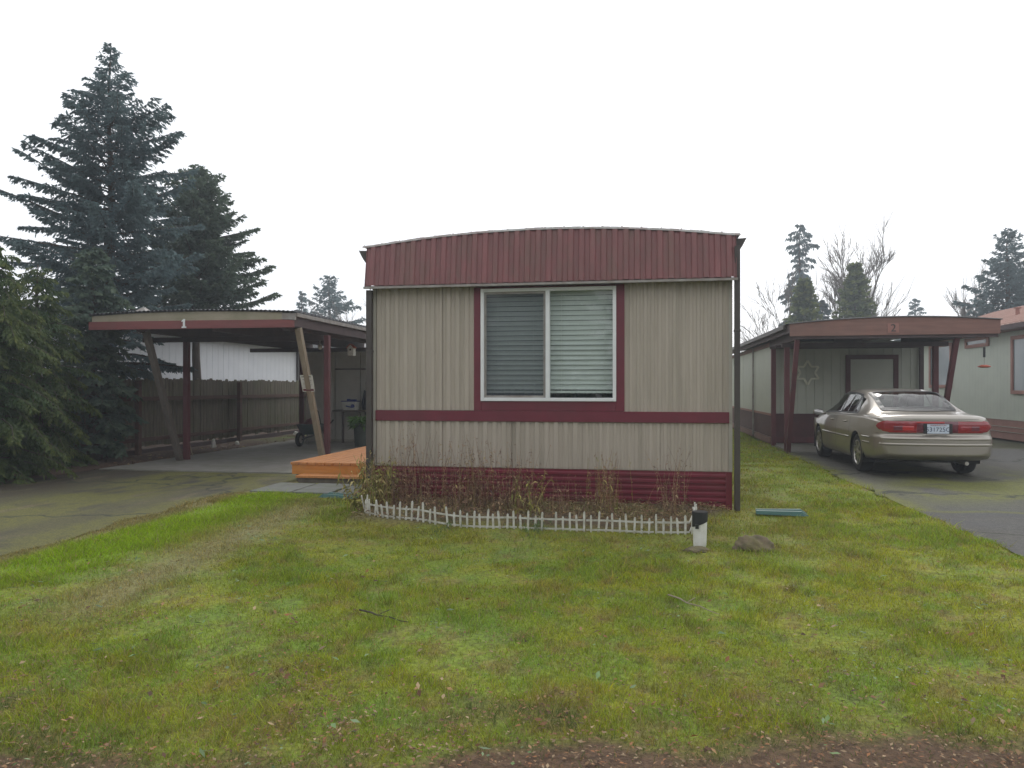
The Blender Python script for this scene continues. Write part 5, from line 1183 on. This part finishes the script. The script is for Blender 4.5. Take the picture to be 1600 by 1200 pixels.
x, y = pos(1206, 42); bare('bare_tree', 'low arching leafless tree over the neighbouring roof', x, y, 5.6, 44, .75, 5, .12, ratio=.74, minr=.012)
x, y = pos(1300, 50); conifer('fir_tree', 'small dark fir at the foot of the tall leafless tree', x-.6, y, top(468, 50), lambda f: np.interp(f, [0, .5, .8, 1], [1.9, 1.3, .7, .1]), 60, 26, M['needle_blue'], 2, rise=.1, droop=.3, jag=.5, tr=.2, **far)
x, y = pos(1431, 75); conifer('fir_tree', 'tiny distant fir peeping over the number 2 board', x, y, top(466, 75), lambda f: np.interp(f, [0, .5, .8, .92, 1], [3.0, 2.2, 1.3, .6, .1]), 60, 27, M['needle_blue'], 3, rise=.1, droop=.2, jag=.5, tr=.2, **far)
x, y = pos(1574, 42); conifer('fir_tree', 'large layered fir above the pinkish roof at the right', x, y, top(358, 42), lambda f: np.interp(f, [0, .4, .7, .88, 1], [3.0, 2.75, 1.6, .9, .15]), 110, 28, M['needle_blue'], 2, rise=.15, droop=.15, tipup=.15, jag=.5, tr=.3, leaf=(.2, .05), tw=9, twl=.8, hang=.5, gold=.2)
x, y = pos(1622, 46); conifer('fir_tree', 'second large fir cut by the right frame edge', x, y, top(392, 46), lambda f: np.interp(f, [0, .4, .7, .88, 1], [2.8, 2.5, 1.7, .9, .15]), 100, 29, M['needle_blue'], 2, rise=.15, droop=.15, tipup=.15, jag=.5, tr=.3, leaf=(.2, .05), tw=9, twl=.8, hang=.5, gold=.2)
x, y = pos(1516, 55); bare('bare_tree', 'slim upright leafless tree left of the layered fir', x, y, top(428, 55), 45, .20, 5, .16, ratio=.76, minr=.016)
x, y = pos(1530, 57); bare('bare_tree', 'second slim leafless tree beside the layered fir', x, y, top(445, 57), 46, .25, 5, .14, ratio=.76, minr=.016)
x, y = pos(1500, 60); bare('bare_shrub', 'grey leafless thicket over the pinkish roof ridge', x, y, 7.4, 47, .8, 5, .1, stems=3, ratio=.72, minr=.02)
x, y = pos(1506, 50); up = thing('utility_pole', 'utility pole with a crossarm and grey transformer behind the right house', 'utility pole', (x, y, 0))
MB().tube([(x, y, 0), (x, y, top(472, 50))], [.14, .10], 10).build('pole', M['bark'], up)
MB().box(x-.75, x+.35, y-.06, y+.06, top(476, 50), top(474, 50)+.04).build('crossarm', M['bark'], up); MB().lathe([(0, 0), (.16, 0), (.16, .55), (0, .58)], (x+.25, y-.25, top(490, 50)), n=14).build('transformer', M['grey_trim'], up)

# trees across the street behind the camera: the window pane and the car mirror them
for i, (bx, by, bh_, lb) in enumerate(((-14, -21, 12, 'leftmost tall fir across the street, mirrored in the home window'), (-10, -19, 10.5, 'broad fir across the street facing the left driveway'), (-6.3, -22, 12.5, 'tallest fir across the street facing the home'),
        (-3.6, -20, 9.5, 'fir left of the sky gap across the street'), (.9, -20, 11, 'fir right of the sky gap across the street'), (5.5, -22, 12, 'dense fir across the street facing the parked car'), (11, -20, 10, 'rightmost fir across the street'))):
    conifer('fir_tree', lb, bx, by, bh_, lambda f: np.interp(f, [0, .5, .8, 1], [2.9, 2.4, 1.2, .1]), 70, 60+i, M['needle'], .5, rise=.2, droop=.25, jag=.35, leaf=(.42, .16), tw=4, twl=1.0, hang=.3, gold=.2, group='firs across the street')

# ------------------------------------------------------------ thin haze volume, density also stands in for lens veiling glare
hz_ = MB().box(-125, 125, -45, 165, -1.2, 24); hz_ = hz_.build('haze', None); hz_.data.materials.clear()
hm = bpy.data.materials.new('haze_veil'); hm.use_nodes = True; n = hm.node_tree.nodes; l = hm.node_tree.links
n.remove(n['Principled BSDF']); pv = n.new('ShaderNodeVolumePrincipled'); pv.inputs['Color'].default_value = (.86, .93, 1, 1)
pv.inputs['Density'].default_value = .0029; pv.inputs['Anisotropy'].default_value = .3
l.new(pv.outputs[0], n['Material Output'].inputs['Volume']); hz_.data.materials.append(hm); struct(hz_, 'stuff')
